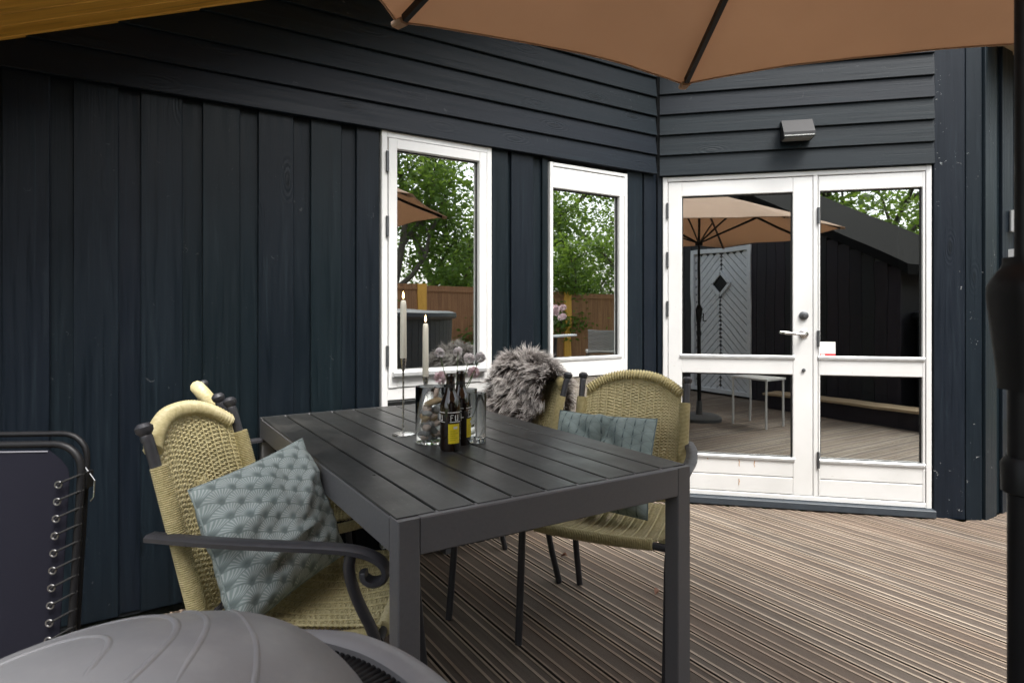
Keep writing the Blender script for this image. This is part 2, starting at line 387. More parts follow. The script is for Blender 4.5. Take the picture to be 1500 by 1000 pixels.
def plank(name, p0, d, nrm, L, w, t, mat, parent, c=.003):
    """board: long axis d from p0, width across d x nrm (centred), outer face on the side of nrm at p0"""
    key = (round(L, 3), round(w, 3), round(t, 3), mat.name)
    if key not in _pc: _pc[key] = MB().box((0, -w / 2, -t), (L, w / 2, 0), c).mesh(name, mat)
    d = Vector(d).normalized(); nrm = Vector(nrm).normalized()
    return link(name, _pc[key], parent, p0, rot_from(d, nrm.cross(d), nrm))

# ------------------------------------------------------------------ ground and deck
g = MB().grid(lambda u, v: Vector((-90 + 180 * u, -90 + 180 * v, -.34)), 4, 4).obj('ground', M_lawn); g['kind'] = 'structure'
deck = empty('deck', None, None, kind='structure')
def deck_profile(w):
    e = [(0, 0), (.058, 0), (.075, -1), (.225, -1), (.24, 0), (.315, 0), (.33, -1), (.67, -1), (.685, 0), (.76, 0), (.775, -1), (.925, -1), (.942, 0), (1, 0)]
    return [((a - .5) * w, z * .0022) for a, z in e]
PITCH, GAP = .149, .0095
def deck_board(x, y0, y1):
    pr = deck_profile(PITCH - GAP); n = len(pr); vs = []; fs = []; ms = []
    for yy in (y0 - y1, 0):
        vs += [(a, yy, b) for a, b in pr] + [(pr[-1][0], yy, -.026), (pr[0][0], yy, -.026)]
    k = n + 2
    for i in range(k):
        fs.append((i, (i + 1) % k, (i + 1) % k + k, i + k))
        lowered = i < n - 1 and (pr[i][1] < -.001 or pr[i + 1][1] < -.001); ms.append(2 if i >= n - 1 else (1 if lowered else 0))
    fs += [tuple(range(k - 1, -1, -1)), tuple(range(k, 2 * k))]; ms += [0, 0]
    b = MB(); b.v = vs; b.f = [tuple(reversed(f)) for f in fs]; b.m = ms
    return b
meshes = {}
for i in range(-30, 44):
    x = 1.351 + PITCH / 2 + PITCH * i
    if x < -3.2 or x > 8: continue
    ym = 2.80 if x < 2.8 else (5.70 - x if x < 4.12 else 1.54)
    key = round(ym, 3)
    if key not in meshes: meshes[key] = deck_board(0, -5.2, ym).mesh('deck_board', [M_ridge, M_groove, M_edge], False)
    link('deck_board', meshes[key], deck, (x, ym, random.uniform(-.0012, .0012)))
b = MB()
for yy in [-5 + .6 * i for i in range(11)]: b.box((-3.3, yy, -.16), (8.1, yy + .05, -.03))
b.box((-3.3, -5.2, -.20), (8.1, 1.50, -.162)); b.box((-3.3, 1.5, -.20), (3.2, 2.75, -.162)); b.obj('joists_and_gap_sheet', M_hole, deck, smooth=False)  # joists plus a near-black sheet below, added to make the board gaps dark
MB().box((-3.3, -5.25, -.33), (8.1, -5.2, -.03)).obj('skirt_board', M_groove, deck, smooth=False)

# ------------------------------------------------------------------ house
YW = 2.833; K = Vector((2.885, YW, 0)); EV = Vector((math.sqrt(.5), -math.sqrt(.5), 0)); NV = Vector((-math.sqrt(.5), -math.sqrt(.5), 0))
NL = Vector((0, -1, 0)); DWL = 1.818; PC = K + EV * DWL; YR = PC.y
house = empty('house', 'dark blue-black timber clad house with white glazed windows and double door', 'house', (0, 0, 0))
SL = .434
def roofz(x): return 2.147 + SL * (x + .364)
def Lp(x, z, off=0): return Vector((x, YW - off, z))                # point on long wall, off = proud
def Dp(s, z, off=0): return K + EV * s + NV * off + Z3 * z          # point on the door wall
ROTL = rot_from(X3, Y3, Z3)                                          # local x along wall, local -y outwards
ROTD = rot_from(EV, -NV, Z3)
# wall panels behind the boards, with openings
b = MB()
for x0, x1, z0, z1 in [(-4, 1.05, 0, 3.4), (1.66, 2.04, 0, 3.4), (2.625, 2.95, 0, 3.4), (1.05, 1.66, 2.06, 3.4), (2.04, 2.625, 2.03, 3.4), (1.05, 1.66, -.05, .05), (2.04, 2.625, -.05, .05)]:
    b.box((x0, YW + .024, z0), (x1, YW + .14, z1))
b.obj('wall_panel', M_sub, house, smooth=False)
b = MB()
MD = Matrix.Translation(K) @ ROTD.to_4x4()
for s0, s1, z0, z1 in [(0, .035, 0, 3.4), (1.557, 1.81, 0, 3.4), (.035, 1.557, 2.05, 3.4)]:
    b.box((s0, .024, z0), (s1, .14, z1), M=MD)
b.obj('wall_panel', M_sub, house, smooth=False)
MB().box((PC.x + .04, YR + .024, -.02), (9, YR + .14, 3.0)).obj('wall_panel', M_sub, house, smooth=False)
# vertical boards on the long wall: proud boards with a recessed strip between
ZT = 2.075
def vboard(p, L, w, nrm, off_t=.024, mat=None): return plank('wall_board', p, Z3, nrm, L, w, off_t, mat or M_board, house)
def lwall(x0, x1, proud=True, mat=None):
    vboard(Lp((x0 + x1) / 2, .015, 0 if proud else -.019), ZT - .015, x1 - x0, NL, mat=mat)
edges = [(-.364 - .225 * k) for k in range(14, 0, -1)] + [-.364, -.156, .061, .280, .496, .718]
for i, x in enumerate(edges):
    nx = edges[i + 1] if i + 1 < len(edges) else .928
    wdt = nx - x; lwall(x + .004, x + wdt * .685); lwall(x + wdt * .685 - .015, nx + .02, False)
lwall(.932, 1.044)
lwall(1.668, 1.768); lwall(1.75, 1.80, False); lwall(1.790, 1.934); lwall(1.92, 2.0, False); lwall(1.996, 2.034)
lwall(2.629, 2.762); lwall(2.75, 2.79, False); lwall(2.775, 2.882)
# lap siding over the vertical boards
def siding(name, p0, d, nrm, L, cut0=0.0, w=.142, mat=M_board):
    t0, t1 = .030, .011
    vs = []
    for x, dx in ((0, cut0), (L, 0)):
        vs += [(x, 0, 0), (x, 0, t0 - .003), (x, .003, t0), (x + dx, w, t1), (x + dx, w, 0)]
    fs = [(i, (i + 1) % 5, (i + 1) % 5 + 5, i + 5) for i in range(5)] + [(4, 3, 2, 1, 0), (5, 6, 7, 8, 9)]
    b = MB(); b.add([Vector(v) for v in vs], fs)
    return b.obj(name, mat, house, p0, rot_from(Vector(d), Vector(nrm).cross(Vector(d)), Vector(nrm)), smooth=False)
PZ = .1215
for r in range(11):
    z = 2.058 + PZ * r; x0 = max(-.6, (z - 2.147) / SL - .364 - .02)
    siding('siding_board', Vector((x0, YW - .002, z)), X3, NL, 2.868 - x0 - .012, 0.30 if r else 0)
for r in range(9):
    z = 2.047 + .1285 * r
    siding('siding_board', Dp(.018, z, .001), EV, NV, 1.545, 0, .150)
# corner boards beside the door and at the pillar
plank('corner_board', Dp(.0175, .015, .002), Z3, NV, 2.03, .029, .03, M_board, house)
plank('corner_board', Dp(1.643, .0, .012), Z3, NV, 3.3, .160, .034, M_chip, house)
plank('corner_board', Dp(1.7675, .0, .010), Z3, NV, 3.3, .082, .034, M_chip, house)
def rwall(x0, x1, off): plank('wall_board', Vector(((x0 + x1) / 2, YR - off, 0)), Z3, NL, 2.76, x1 - x0, .024, M_chip if x0 < 4.3 else M_board, house)
rwall(PC.x + .005, 4.325, .012); rwall(4.315, 4.42, -.006); x = 4.405
while x < 8.6: rwall(x, x + .15, .012); rwall(x + .14, x + .235, -.006); x += .223
# white joinery ------------------------------------------------------
def frame_bars(b, x0, x1, z0, z1, w, y0, y1, c=.003, top=None, bot=None):
    top = top or w; bot = bot or w
    b.box((x0, y0, z0), (x0 + w, y1, z1), c); b.box((x1 - w, y0, z0), (x1, y1, z1), c)
    b.box((x0 + w, y0 + .0007, z1 - top), (x1 - w, y1 - .0007, z1), c); b.box((x0 + w, y0 + .0007, z0), (x1 - w, y1 - .0007, z0 + bot), c)
def pane(parent, x0, x1, z0, z1, y, bead=True, gk=.006, gm=None):
    p = MB().box((x0, y, z0), (x1, y + .006, z1)).obj('pane', gm or M_pane, parent, smooth=False)
    b = MB()
    for lo, hi in [((x0, y - .007, z0), (x0 + gk, y - .001, z1)), ((x1 - gk, y - .007, z0), (x1, y - .001, z1)), ((x0 + gk, y - .0066, z1 - gk), (x1 - gk, y - .001, z1)), ((x0 + gk, y - .0066, z0), (x1 - gk, y - .001, z0 + gk * .6))]: b.box(lo, hi)
    b.obj('gasket', M_rubber, parent, smooth=False)
    if bead:
        MB().box((x0 - .012, y - .034, z0 - .022), (x1 + .012, y - .006, z0 + .002), .006).obj('glazing_bead', M_alu, parent)
    return p
def hinges(parent, x, zs, y=-.012):
    for z in zs: MB().lathe([(.0, 0), (.0075, .001), (.0075, .099), (0, .1)], (x, y, z), 10).obj('hinge', M_hinge, parent)
# opening window in the long wall (upper sash, lower light)
b = MB(); frame_bars(b, 1.051, 1.66, .06, 2.058, .030, -.012, .07)
b.box((1.081, -.010, .765), (1.63, .068, .822), .003)
w1 = b.obj('window', M_white, house, (0, YW, 0)); w1['label'] = 'tall white window with hinged upper sash behind the table'
b = MB(); frame_bars(b, 1.084, 1.627, .826, 2.025, .044, -.016, .05, top=.048, bot=.085); sash = b.obj('sash', M_white, w1)
pane(w1, 1.126, 1.585, .909, 1.979, .018); pane(w1, 1.083, 1.628, .095, .763, .022)
hinges(w1, 1.076, (1.86, 1.55, .93), -.02)
MB().box((1.10, -.046, .878), (1.612, -.016, .905), .006).obj('weather_bar', M_alu, w1)
# fixed window by the inner corner
b = MB(); frame_bars(b, 2.04, 2.625, .06, 2.036, .022, -.012, .07)
b.box((2.062, -.008, 1.893), (2.603, .066, 2.010), .003); b.box((2.062, -.008, .815), (2.603, .066, .905), .003); b.box((2.565, -.007, .905), (2.603, .065, 1.893), .003)
w2 = b.obj('window', M_white, house, (0, YW, 0)); w2['label'] = 'tall fixed white window beside the inner corner'
pane(w2, 2.063, 2.564, .928, 1.891, .020); pane(w2, 2.063, 2.602, .095, .813, .022)
# double door
b = MB(); frame_bars(b, .037, 1.555, .050, 2.043, .030, -.008, .08, bot=.028)
b.box((.919, -.006, .079), (.945, .078, 2.012), .003)
dr = b.obj('double_door', M_white, house, K, ROTD); dr['label'] = 'white double door with two upper and two lower panes'
def leaf(x0, x1, gx0, gx1, name):
    b = MB(); z0, z1 = .082, 2.008; y0, y1 = -.004, .052
    b.box((x0, y0, z0), (gx0, y1, z1), .003); b.box((gx1, y0, z0), (x1, y1, z1), .003)
    b.box((gx0, y0 + .0008, 1.919), (gx1, y1 - .001, z1), .003); b.box((gx0, y0 + .0008, .810), (gx1, y1 - .001, .922), .003)
    b.box((gx0, y0 + .0008, .186), (gx1, y1 - .001, .302), .003); b.box((gx0, y0 + .0008, z0), (gx1, y1 - .001, .182), .003)
    l = b.obj(name, M_white, dr)
    pane(dr, gx0 + .001, gx1 - .001, .924, 1.917, .020, gm=M_pane2); pane(dr, gx0 + .001, gx1 - .001, .304, .808, .020, gm=M_pane2)
leaf(.070, .917, .155, .805, 'door_leaf'); leaf(.948, 1.523, .958, 1.509, 'side_light')
hinges(dr, .066, (1.78, 1.47, 1.16, .38), -.014); hinges(dr, .947, (1.72, .98, .25), -.012)
b = MB(); b.lathe([(0, 0), (.026, 0), (.026, .010), (.020, .014), (0, .014)], n=20); b.lathe([(0, .0), (.009, .0), (.009, .022), (0, .022)], n=12)
b.obj('lock_cylinder', M_hinge, dr, (.866, -.005, 1.169), (R(90), 0, 0))
b = MB(); b.lathe([(0, 0), (.026, 0), (.026, .007), (.022, .010), (0, .010)], n=20)
b.tube(chaikin([(0, 0, .008), (0, 0, .05), (-.02, 0, .058), (-.06, .002, .058), (-.115, .006, .050)], 2), .0085, 10)
b.obj('lever_handle', M_steel, dr, (.866, -.005, 1.058), (R(90), 0, 0))
b = MB(); b.lathe([(0, 0), (.011, 0), (.010, .008), (0, .010)], n=12); b.obj('stop_stud', M_hinge, dr, (.866, -.005, .838), (R(90), 0, 0))
M_stain = simple('brown_drip_stain', (.45, .26, .13), .6)
for sx, z, h in ((.497, .235, .05), (.497, .12, .04), (.585, .235, .042), (.31, .27, .015)):
    bb = MB(); pts = [(sx + random.uniform(-.003, .003), -.0049, z + h * k / 5) for k in range(6)]
    bb.sweep(pts, [(-.0022, 0), (.0022, 0), (0, .0005)], Vector((0, -1, 0)), [.3, 1, .8, 1.2, .9, 1.6]); bb.obj('drip_stain', M_stain, dr)
MB().box((.03, -.055, .006), (1.56, .10, .049), .004).obj('door_sill', M_sill, dr)
# window further along the far side wall
b = MB(); frame_bars(b, 0, 1.0, 0, 1.02, .05, -.035, .03); w3 = b.obj('window', M_white, house, (4.485, YR - .012, .545)); w3['label'] = 'white window on the far side wall, mostly behind the parasol pole'
pane(w3, .05, .95, .05, .97, .0, False)
# roof with stained soffit boards over the long wall, eave over the far side
sd = Vector((1, 0, SL)).normalized(); sn = Vector((-SL, 0, 1)).normalized()
rf = MB(); q = [Vector((-4, 2.23, roofz(-4) + .03)), Vector((3.6, 2.23, roofz(3.6) + .03)), Vector((3.6, 6, roofz(3.6) + .03)), Vector((-4, 6, roofz(-4) + .03))]
rf.add(q + [v + sn * .09 for v in q], [(3, 2, 1, 0), (4, 5, 6, 7), (0, 1, 5, 4), (1, 2, 6, 5), (2, 3, 7, 6), (3, 0, 4, 7)])
roof = rf.obj('roof', M_sub, house, smooth=False)
for k in range(7):
    y = YW + .05 - .098 * k
    plank('soffit_board', Vector((-3.4, y - .045, roofz(-3.4))), sd, -sn, 7.2, .0945, .020, M_amber, roof, .004)
plank('verge_board', Vector((-3.4, 2.205, roofz(-3.4) + .03)), sd, NL, 7.3, .17, .025, M_board, roof)
for k in range(4): plank('eave_board', Vector((4.2, YR + .05 - .10 * k, 2.765)), X3, -Z3, 4.6, .097, .02, wood('pale_eave_pine', (.34, .25, .15), (.45, .34, .21)) if k == 0 else bpy.data.materials['pale_eave_pine'], roof)
plank('verge_board', Vector((4.2, YR - .36, 2.80)), X3, NL, 4.6, .16, .022, M_board, roof)
# dim rooms behind the glass
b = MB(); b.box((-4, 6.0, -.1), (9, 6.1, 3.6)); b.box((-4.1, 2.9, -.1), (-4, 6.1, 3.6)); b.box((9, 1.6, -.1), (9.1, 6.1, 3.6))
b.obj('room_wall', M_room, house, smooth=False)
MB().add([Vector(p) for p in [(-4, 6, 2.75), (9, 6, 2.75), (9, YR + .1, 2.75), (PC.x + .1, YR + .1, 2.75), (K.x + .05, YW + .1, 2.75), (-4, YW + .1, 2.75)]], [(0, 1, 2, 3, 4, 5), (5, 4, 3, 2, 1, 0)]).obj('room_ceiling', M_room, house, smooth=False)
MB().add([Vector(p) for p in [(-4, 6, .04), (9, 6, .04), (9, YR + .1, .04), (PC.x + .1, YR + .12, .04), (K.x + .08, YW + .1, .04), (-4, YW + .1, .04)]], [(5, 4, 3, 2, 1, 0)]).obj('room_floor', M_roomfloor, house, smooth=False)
def curtain(x, y, ang, w=.16):
    b = MB(); pts = [Vector((w * k / 40, .018 * math.sin(k * 1.1), 0)) for k in range(41)]
    b.add([p for p in pts] + [p + Vector((0, 0, 1.9)) for p in pts], [(k, k + 1, 42 + k, 41 + k) for k in range(40)])
    c = b.obj('curtain', M_curtain, None, (x, y, .12), (0, 0, ang)); return c
tag(curtain(2.40, YW + .20, 0), 'grey curtain edge hanging inside the fixed window by the corner', 'curtain')
tag(curtain(PC.x - .20, PC.y + .36, R(-45)), 'grey curtain edge hanging inside the right pane of the double door', 'curtain')

# ------------------------------------------------------------------ small things on the walls
lamp = empty('wall_lamp', 'small anthracite box wall lamp on the siding above the double door', 'lamp', Dp(.815, 2.222, .03)); lamp.rotation_euler = ROTD.to_euler()
b = MB(); A, B2 = .086, .105
b.add([Vector(v) for v in [(-A, 0, 0), (A, 0, 0), (A, -B2, 0), (-A, -B2, 0), (-A, 0, .118), (A, 0, .118), (A, -.03, .118), (-A, -.03, .118), (A, -B2, .028), (-A, -B2, .028)]],
      [(0, 3, 2, 1), (3, 9, 8, 2), (9, 7, 6, 8), (7, 4, 5, 6), (0, 4, 7, 9, 3), (1, 2, 8, 6, 5), (0, 1, 5, 4)]); b.obj('lamp_housing', M_lamp, lamp, smooth=False)
MB().box((-A + .008, -B2 + .008, -.004), (A - .008, -.01, -.0005)).obj('lamp_diffuser', simple('frosted_diffuser', (.2, .2, .19), .5), lamp, smooth=False)
MB().box((-A + .004, -B2 - .0025, .004), (A - .004, -B2 - .0005, .010)).obj('trim_line', M_steel, lamp, smooth=False)
stk = tag(MB().box((.9595, -.0062 + .02 - .002, .925), (1.047, .02 - .0015, 1.010)).obj('sticker', M_ink, None, K, ROTD, smooth=False), 'white square sticker with a shoe outline and red strip on the door glass', 'sticker')
MB().box((.9595, .0115, .9255), (1.047, .0134, .940)).obj('red_strip', M_red, stk, smooth=False)
MB().box((.965, .0105, .9295), (.989, .0113, .936)).obj('strip_lettering', M_ink, stk, smooth=False)
shoe = [(.968, .975), (.974, .992), (.975, .999), (.985, .988), (.993, .996), (1.003, .998), (1.02, .988), (1.035, .980), (1.036, .968), (1.02, .963), (.995, .963), (.985, .970), (.975, .962), (.968, .968)]
b = MB(); b.tube([(x, .0128, z) for x, z in shoe], .0009, 5, Vector((0, 1, 0)), closed=True); b.tube([(.988, .0128, .974), (1.01, .0128, .9745), (1.034, .0128, .976)], .0008, 5, Vector((0, 1, 0)))
b.obj('shoe_outline', M_inkb, stk)
bx = MB().box((0, -.04, 0), (.09, 0, .125), .012).obj('wall_sensor', M_whitebox, None, (4.485, YR - .015, 1.672)); tag(bx, 'small white plastic box on the dark far side wall', 'sensor')
MB().box((.02, -.046, .02), (.07, -.0405, .07), .003).obj('sensor_lens', M_alu, bx)

# ------------------------------------------------------------------ table
TZ = .745; TX0, TX1, TY0, TY1 = .497, 1.397, 1.238, 2.79
tb = empty('garden_table', 'long charcoal slatted garden table standing against the window wall', 'table', ((TX0 + TX1) / 2, (TY0 + TY1) / 2, 0))
ox, oy = tb.location.x, tb.location.y
lw = .052
for (x, y) in ((TX0, TY0), (TX1 - lw, TY0), (TX0, TY1 - lw), (TX1 - lw, TY1 - lw)):
    MB().box((x - ox, y - oy, 0), (x + lw - ox, y + lw - oy, TZ - .001), .003).obj('leg', M_frame, tb)
AP = .082
MB().box((TX0 - ox + .0525, TY0 - oy, TZ - AP), (TX1 - ox - .0525, TY0 - oy + .03, TZ), .003).obj('rail', M_frame, tb)
MB().box((TX0 - ox + .0525, TY1 - oy - .03, TZ - AP), (TX1 - ox - .0525, TY1 - oy, TZ), .003).obj('rail', M_frame, tb)
for x in (TX0, TX1 - .03): MB().box((x - ox, TY0 - oy + .0525, TZ - AP), (x + .03 - ox, TY1 - oy - .0525, TZ - .004), .003).obj('rail', M_frame, tb)
ns = 9; pw = (TX1 - TX0) / ns
sm = MB().box((0, -pw / 2 + .003, -.022), (TY1 - TY0 - .036, pw / 2 - .003, 0), .002).mesh('slat', M_slat)
for k in range(ns): link('slat', sm, tb, (TX0 + pw * (k + .5) - ox, TY0 + .018 - oy, TZ + .0016), (0, 0, R(90)))
MB().box((TX0 - ox + .06, TY0 - oy + .06, TZ - .034), (TX1 - ox - .06, TY1 - oy - .06, TZ - .030)).obj('under_tray', M_hole, tb, smooth=False)

# ------------------------------------------------------------------ wicker armchair
def weave(b, fn, nu, nv, stakes, r, amp, mi=0, rib=0.0):
    """strands run along u, over and under `stakes` uprights; fn(u,v)->(point, normal)"""
    prof = [(1, 0), (0, .8), (-1, 0), (0, -.8)]; S = stakes * 2
    for j in range(nv):
        v = (j + .5) / nv; ph = 1 if j % 2 else -1; ring = []
        for i in range(S + 1):
            u = i / S; p, n = fn(u, v); p2, _ = fn(u, min(1, v + .01)); t = (p2 - p)
            if t.length < 1e-6: t = p - fn(u, v - .01)[0]
            t.normalize(); c = p + n * ((amp * ph * math.sin(math.pi * i / 2) if i % 2 else 0) + rib * math.cos(math.pi * i / 2))
            ring.append([c + t * (r * a) + n * (r * .75 * bb) for a, bb in prof])
        vs = [x for q in ring for x in q]
        b.add(vs, [(i * 4 + m, i * 4 + (m + 1) % 4, i * 4 + 4 + (m + 1) % 4, i * 4 + 4 + m) for i in range(S) for m in range(4)], mi)
def wound(b, pts, r, pitch=.0062, n=9, up=Z3, amp=.13):
    """rod wound with cane: ring-shaped swellings along the path"""
    pts = [Vector(p) for p in pts]; L = [0]
    for i in range(1, len(pts)): L.append(L[-1] + (pts[i] - pts[i - 1]).length)
    m = max(4, int(L[-1] / pitch)) * 3; out = []; sc_ = []
    for k in range(m + 1):
        d = L[-1] * k / m; i = 1
        while i < len(L) - 1 and L[i] < d: i += 1
        t = (d - L[i - 1]) / max(1e-9, L[i] - L[i - 1]); out.append(pts[i - 1].lerp(pts[i], t)); sc_.append((1, 1 + amp * .6, 1 - amp)[k % 3])
    b.tube(out, r, n, up, sc_)
def back_pt(x, z): return Vector((x, .205 + (z - .42) * .265 + .035 * (1 - (x / .22) ** 2) * max(0, min(1, (z - .4) * 4)), z))
def arch(x): return .852 + .066 * (1 - abs(x / .20) ** 2.4)
def make_chair(wm):
    root = link('wicker_armchair', None)
    for sx in (-1, 1):
        # back post and rear leg
        post = chaikin([(sx * .226, .285, 0), (sx * .226, .225, .22), (sx * .222, .20, .42), (sx * .222, .255, .64), (sx * .226, .325, .885)], 2)
        MB().tube(post, .0135, 10, Y3).obj('leg', M_tube, root)
        f = MB().lathe([(0, 0), (.0135, 0), (.0145, .012), (.013, .016), (.020, .026), (.0205, .036), (.013, .045), (0, .047)], n=14).obj('finial', M_tube, root, (sx * .226, .325, .878), (R(-16), 0, 0))
        # front leg rises to carry the arm
        fl = chaikin([(sx * .262, -.275, 0), (sx * .262, -.255, .22), (sx * .262, -.238, .42), (sx * .285, -.195, .52), (sx * .296, -.175, .60), (sx * .296, -.185, .640)], 3)
        MB().tube(fl, .0135, 10, Y3).obj('leg', M_tube, root)
        # arm with a scrolled end
        ap = [(sx * .232, .315, .652), (sx * .27, .18, .655), (sx * .298, 0, .656), (sx * .30, -.14, .652), (sx * .30, -.215, .643), (sx * .30, -.262, .618), (sx * .30, -.268, .585), (sx * .30, -.240, .568), (sx * .30, -.214, .578), (sx * .30, -.212, .598)]
        pts = chaikin(ap, 3); w2 = .021
        b = MB(); ups = []
        prof = [(-w2, -.007), (w2, -.007), (w2, .003), (w2 * .6, .008), (-w2 * .6, .008), (-w2, .003)]
        vs = []; n = 6
        for i, p in enumerate(pts):
            t = (pts[min(i + 1, len(pts) - 1)] - pts[max(i - 1, 0)]).normalized(); a = X3 - t * X3.dot(t); a.normalize(); c = a.cross(t).normalized()
            q = 1 if i < len(pts) * .75 else 1 - .3 * (i - len(pts) * .75) / (len(pts) * .25)
            vs += [p + a * (x * q) + c * -y for x, y in prof]
        b.add(vs, [(i * n + m, i * n + (m + 1) % n, i * n + n + (m + 1) % n, i * n + n + m) for i in range(len(pts) - 1) for m in range(n)] + [tuple(range(n)), tuple(range(len(vs) - 1, len(vs) - n - 1, -1))])
        b.obj('arm', M_tube, root)
        # cane-wound side bolsters of the back and seat rails
        b = MB(); wound(b, [Vector((sx * .222, .19 + (z - .40) * .262, z)) for z in [.44 + .018 * k for k in range(22)]], .0215, .0052, 10, Y3, .09); b.obj('wound_post', wm, root)
        b = MB(); wound(b, [Vector((sx * (.248 - .03 * t), -.232 + .40 * t, .425 - .02 * math.sin(t * 3.1) - .005 * t)) for t in [k / 12 for k in range(13)]], .0185, .006, 9, Z3); b.obj('wound_seat_rail', wm, root)
    MB().tube([(-.262, -.238, .416), (.262, -.238, .416)], .0125, 10).obj('front_bar', M_tube, root)
    MB().tube([(-.222, .20, .41), (.222, .20, .41)], .0125, 10).obj('rear_bar', M_tube, root)
    b = MB(); wound(b, [(x, -.240, .420 - .006 * (1 - (x / .2) ** 2)) for x in [-.212 + .0265 * k for k in range(17)]], .0195, .006, 10); b.obj('wound_front_rail', wm, root)
    b = MB(); pts = [back_pt(x, arch(x)) for x in [-.202 + .0101 * k for k in range(41)]]; wound(b, pts, .0205, .0120, 10, Y3, .27); b.obj('top_rail', wm, root)
    nb = Vector((0, -1, .265)).normalized()
    b = MB()
    def bf(u, v):
        x = -.205 + .41 * u; z = .43 + (arch(x) - .43) * v; return back_pt(x, z), nb
    weave(b, bf, 0, 74, 24, .0039, .0026, rib=.0022)
    for k in range(1, 24): b.tube([bf(k / 24, v)[0] for v in (0, .25, .5, .75, 1)], .0032, 5, Y3)
    bw = b.obj('back_weave', wm, root)
    b = MB()                                            # plaited diamond in the middle of the back
    for r in range(-3, 4):
        for c in range(-(3 - abs(r)), 4 - abs(r), 2):
            p = back_pt(c * .0165, .66 + r * .019) + nb * .008
            b.box((-.015, -.004, -.007), (.015, .004, .007), .003, M=Matrix.Translation(p) @ Matrix.Rotation(R(-15), 4, 'X'))
            b.box((-.005, -.007, -.016), (.005, -.001, .016), .002, M=Matrix.Translation(p + Vector((.0165, 0, 0))) @ Matrix.Rotation(R(-15), 4, 'X'))
    b.obj('plaited_diamond', wm, root)
    b = MB()
    def sf(u, v):
        y = -.236 + .425 * v; wdt = .245 - .03 * v; x = -wdt + 2 * wdt * u
        return Vector((x, y, .437 - .030 * (1 - (2 * u - 1) ** 2) * math.sin(math.pi * min(1, v * 1.0 + .12)) - .012 * v)), Z3.copy()
    weave(b, sf, 0, 62, 22, .0043, .0028, rib=.0026)
    for k in range(1, 22): b.tube([sf(k / 22, v)[0] for v in (0, .25, .5, .75, 1)], .0035, 5, Z3)
    b.obj('seat_weave', wm, root)
    MB().tube([(-.25, -.25, .20), (-.24, .23, .20)], .007, 6).v
    return root
def place_chair(o, p, face, label):
    o.location = (p.x, p.y, 0); f = Vector(face); o.rotation_euler = (0, 0, math.atan2(f.y, f.x) + math.pi / 2)
    tag(o, label, 'chair', 'wicker armchairs around the table')
ch = make_chair(M_wick)
c_left = ch; place_chair(c_left, W(-.553, 1.715), RT, 'straw wicker armchair with the fan-print cushion, angled at the near left of table')
c_right = copy_tree(ch); place_chair(c_right, W(.378, 2.352), FW * -.9 + RT * -.43, 'wicker armchair with the tree-print cushion, turned at the right of table')
c_fur = copy_tree(ch); place_chair(c_fur, Vector((1.35, 2.42, 0)), (-1, 0, 0), 'wicker armchair draped with the sheepskin, pushed up to the table')
c_back = copy_tree(ch); place_chair(c_back, Vector((.605, 2.47, 0)), (1, 0, 0), 'wicker armchair tucked between table and dark wall, mostly hidden behind another')
# ------------------------------------------------------------------ cushions
def cushion(name, label, mat, cen, a, b_, thick, seed, dents=()):
    a = Vector(a); b_ = Vector(b_); n = a.cross(b_).normalized(); la, lb = a.length, b_.length; au, bu = a / la, b_ / lb
    mb = MB(); N = 40
    def surf(sgn):
        def fn(u, v):
            x, y = 2 * u - 1, 2 * v - 1
            pin = 1 - .055 * (1 - y * y) * x * x * 0; ex = x * (1 - .05 * (1 - x * x) - .045 * (1 - y * y)); ey = y * (1 - .05 * (1 - y * y) - .045 * (1 - x * x))
            h = max(0, (1 - x ** 4) * (1 - y ** 4)) ** .55 * (1 - .25 * (x * x + y * y) / 2)
            q = Vector((x * 1.9 + seed, y * 1.9, sgn * 1.7)); wr = mnoise.noise(q) * .016 + mnoise.noise(q * 2.7) * .008 + mnoise.noise(q * 6) * .003
            z = sgn * (thick / 2 * h) + wr * min(1, h * 2.5)
            for (dx, dy, ln, dp, ang) in dents:
                ca, sa = math.cos(ang), math.sin(ang); px = (x - dx) * ca + (y - dy) * sa; py = -(x - dx) * sa + (y - dy) * ca
                z -= sgn * dp * math.exp(-(py / .09) ** 2) * math.exp(-(px / ln) ** 4) * min(1, h * 2)
                if sgn > 0: z += dp * .6 * math.exp(-((py - .19) / .10) ** 2) * math.exp(-(px / ln) ** 4) * min(1, h * 2)
            return au * (ex * la / 2) + bu * (ey * lb / 2) + n * z
        return fn
    f1 = surf(1); f2 = surf(-1)
    mb.grid(f1, N, N, 0, True); mb.grid(lambda u, v: f2(1 - u, v), N, N, 0, True)
    o = mb.obj(name, mat, None, cen); tag(o, label, 'cushion')
    rim = []
    for k in range(4 * 20):
        t = k / 20; s = t % 1
        u, v = [(s, 0), (1, s), (1 - s, 1), (0, 1 - s)][int(t)]
        rim.append((f1(u, v) + f2(u, v)) / 2)
    MB().tube(rim, .0022, 6, n, closed=True).obj('piped_seam', mat, o)
    return o
A = W(-.785, 1.510, .748); B = W(-.640, 1.870, .796); Dd = W(-.642, 1.430, .470)
va = B - A; vb = A - Dd
cushion('cushion', 'grey-green cushion with pale fan print on the left wicker armchair', M_fan, (B + Dd) / 2 + W(.006, 0, -.008), va * 1.04, vb * 1.12, .160, 3.1, ((-.1, -.55, .6, .016, .12), (.55, .1, .45, .008, 1.0)))
top = W(.385, 2.51, .775); bot = W(.30, 2.30, .452); lat = Vector(W(.861, -.509)); up = (top - bot)
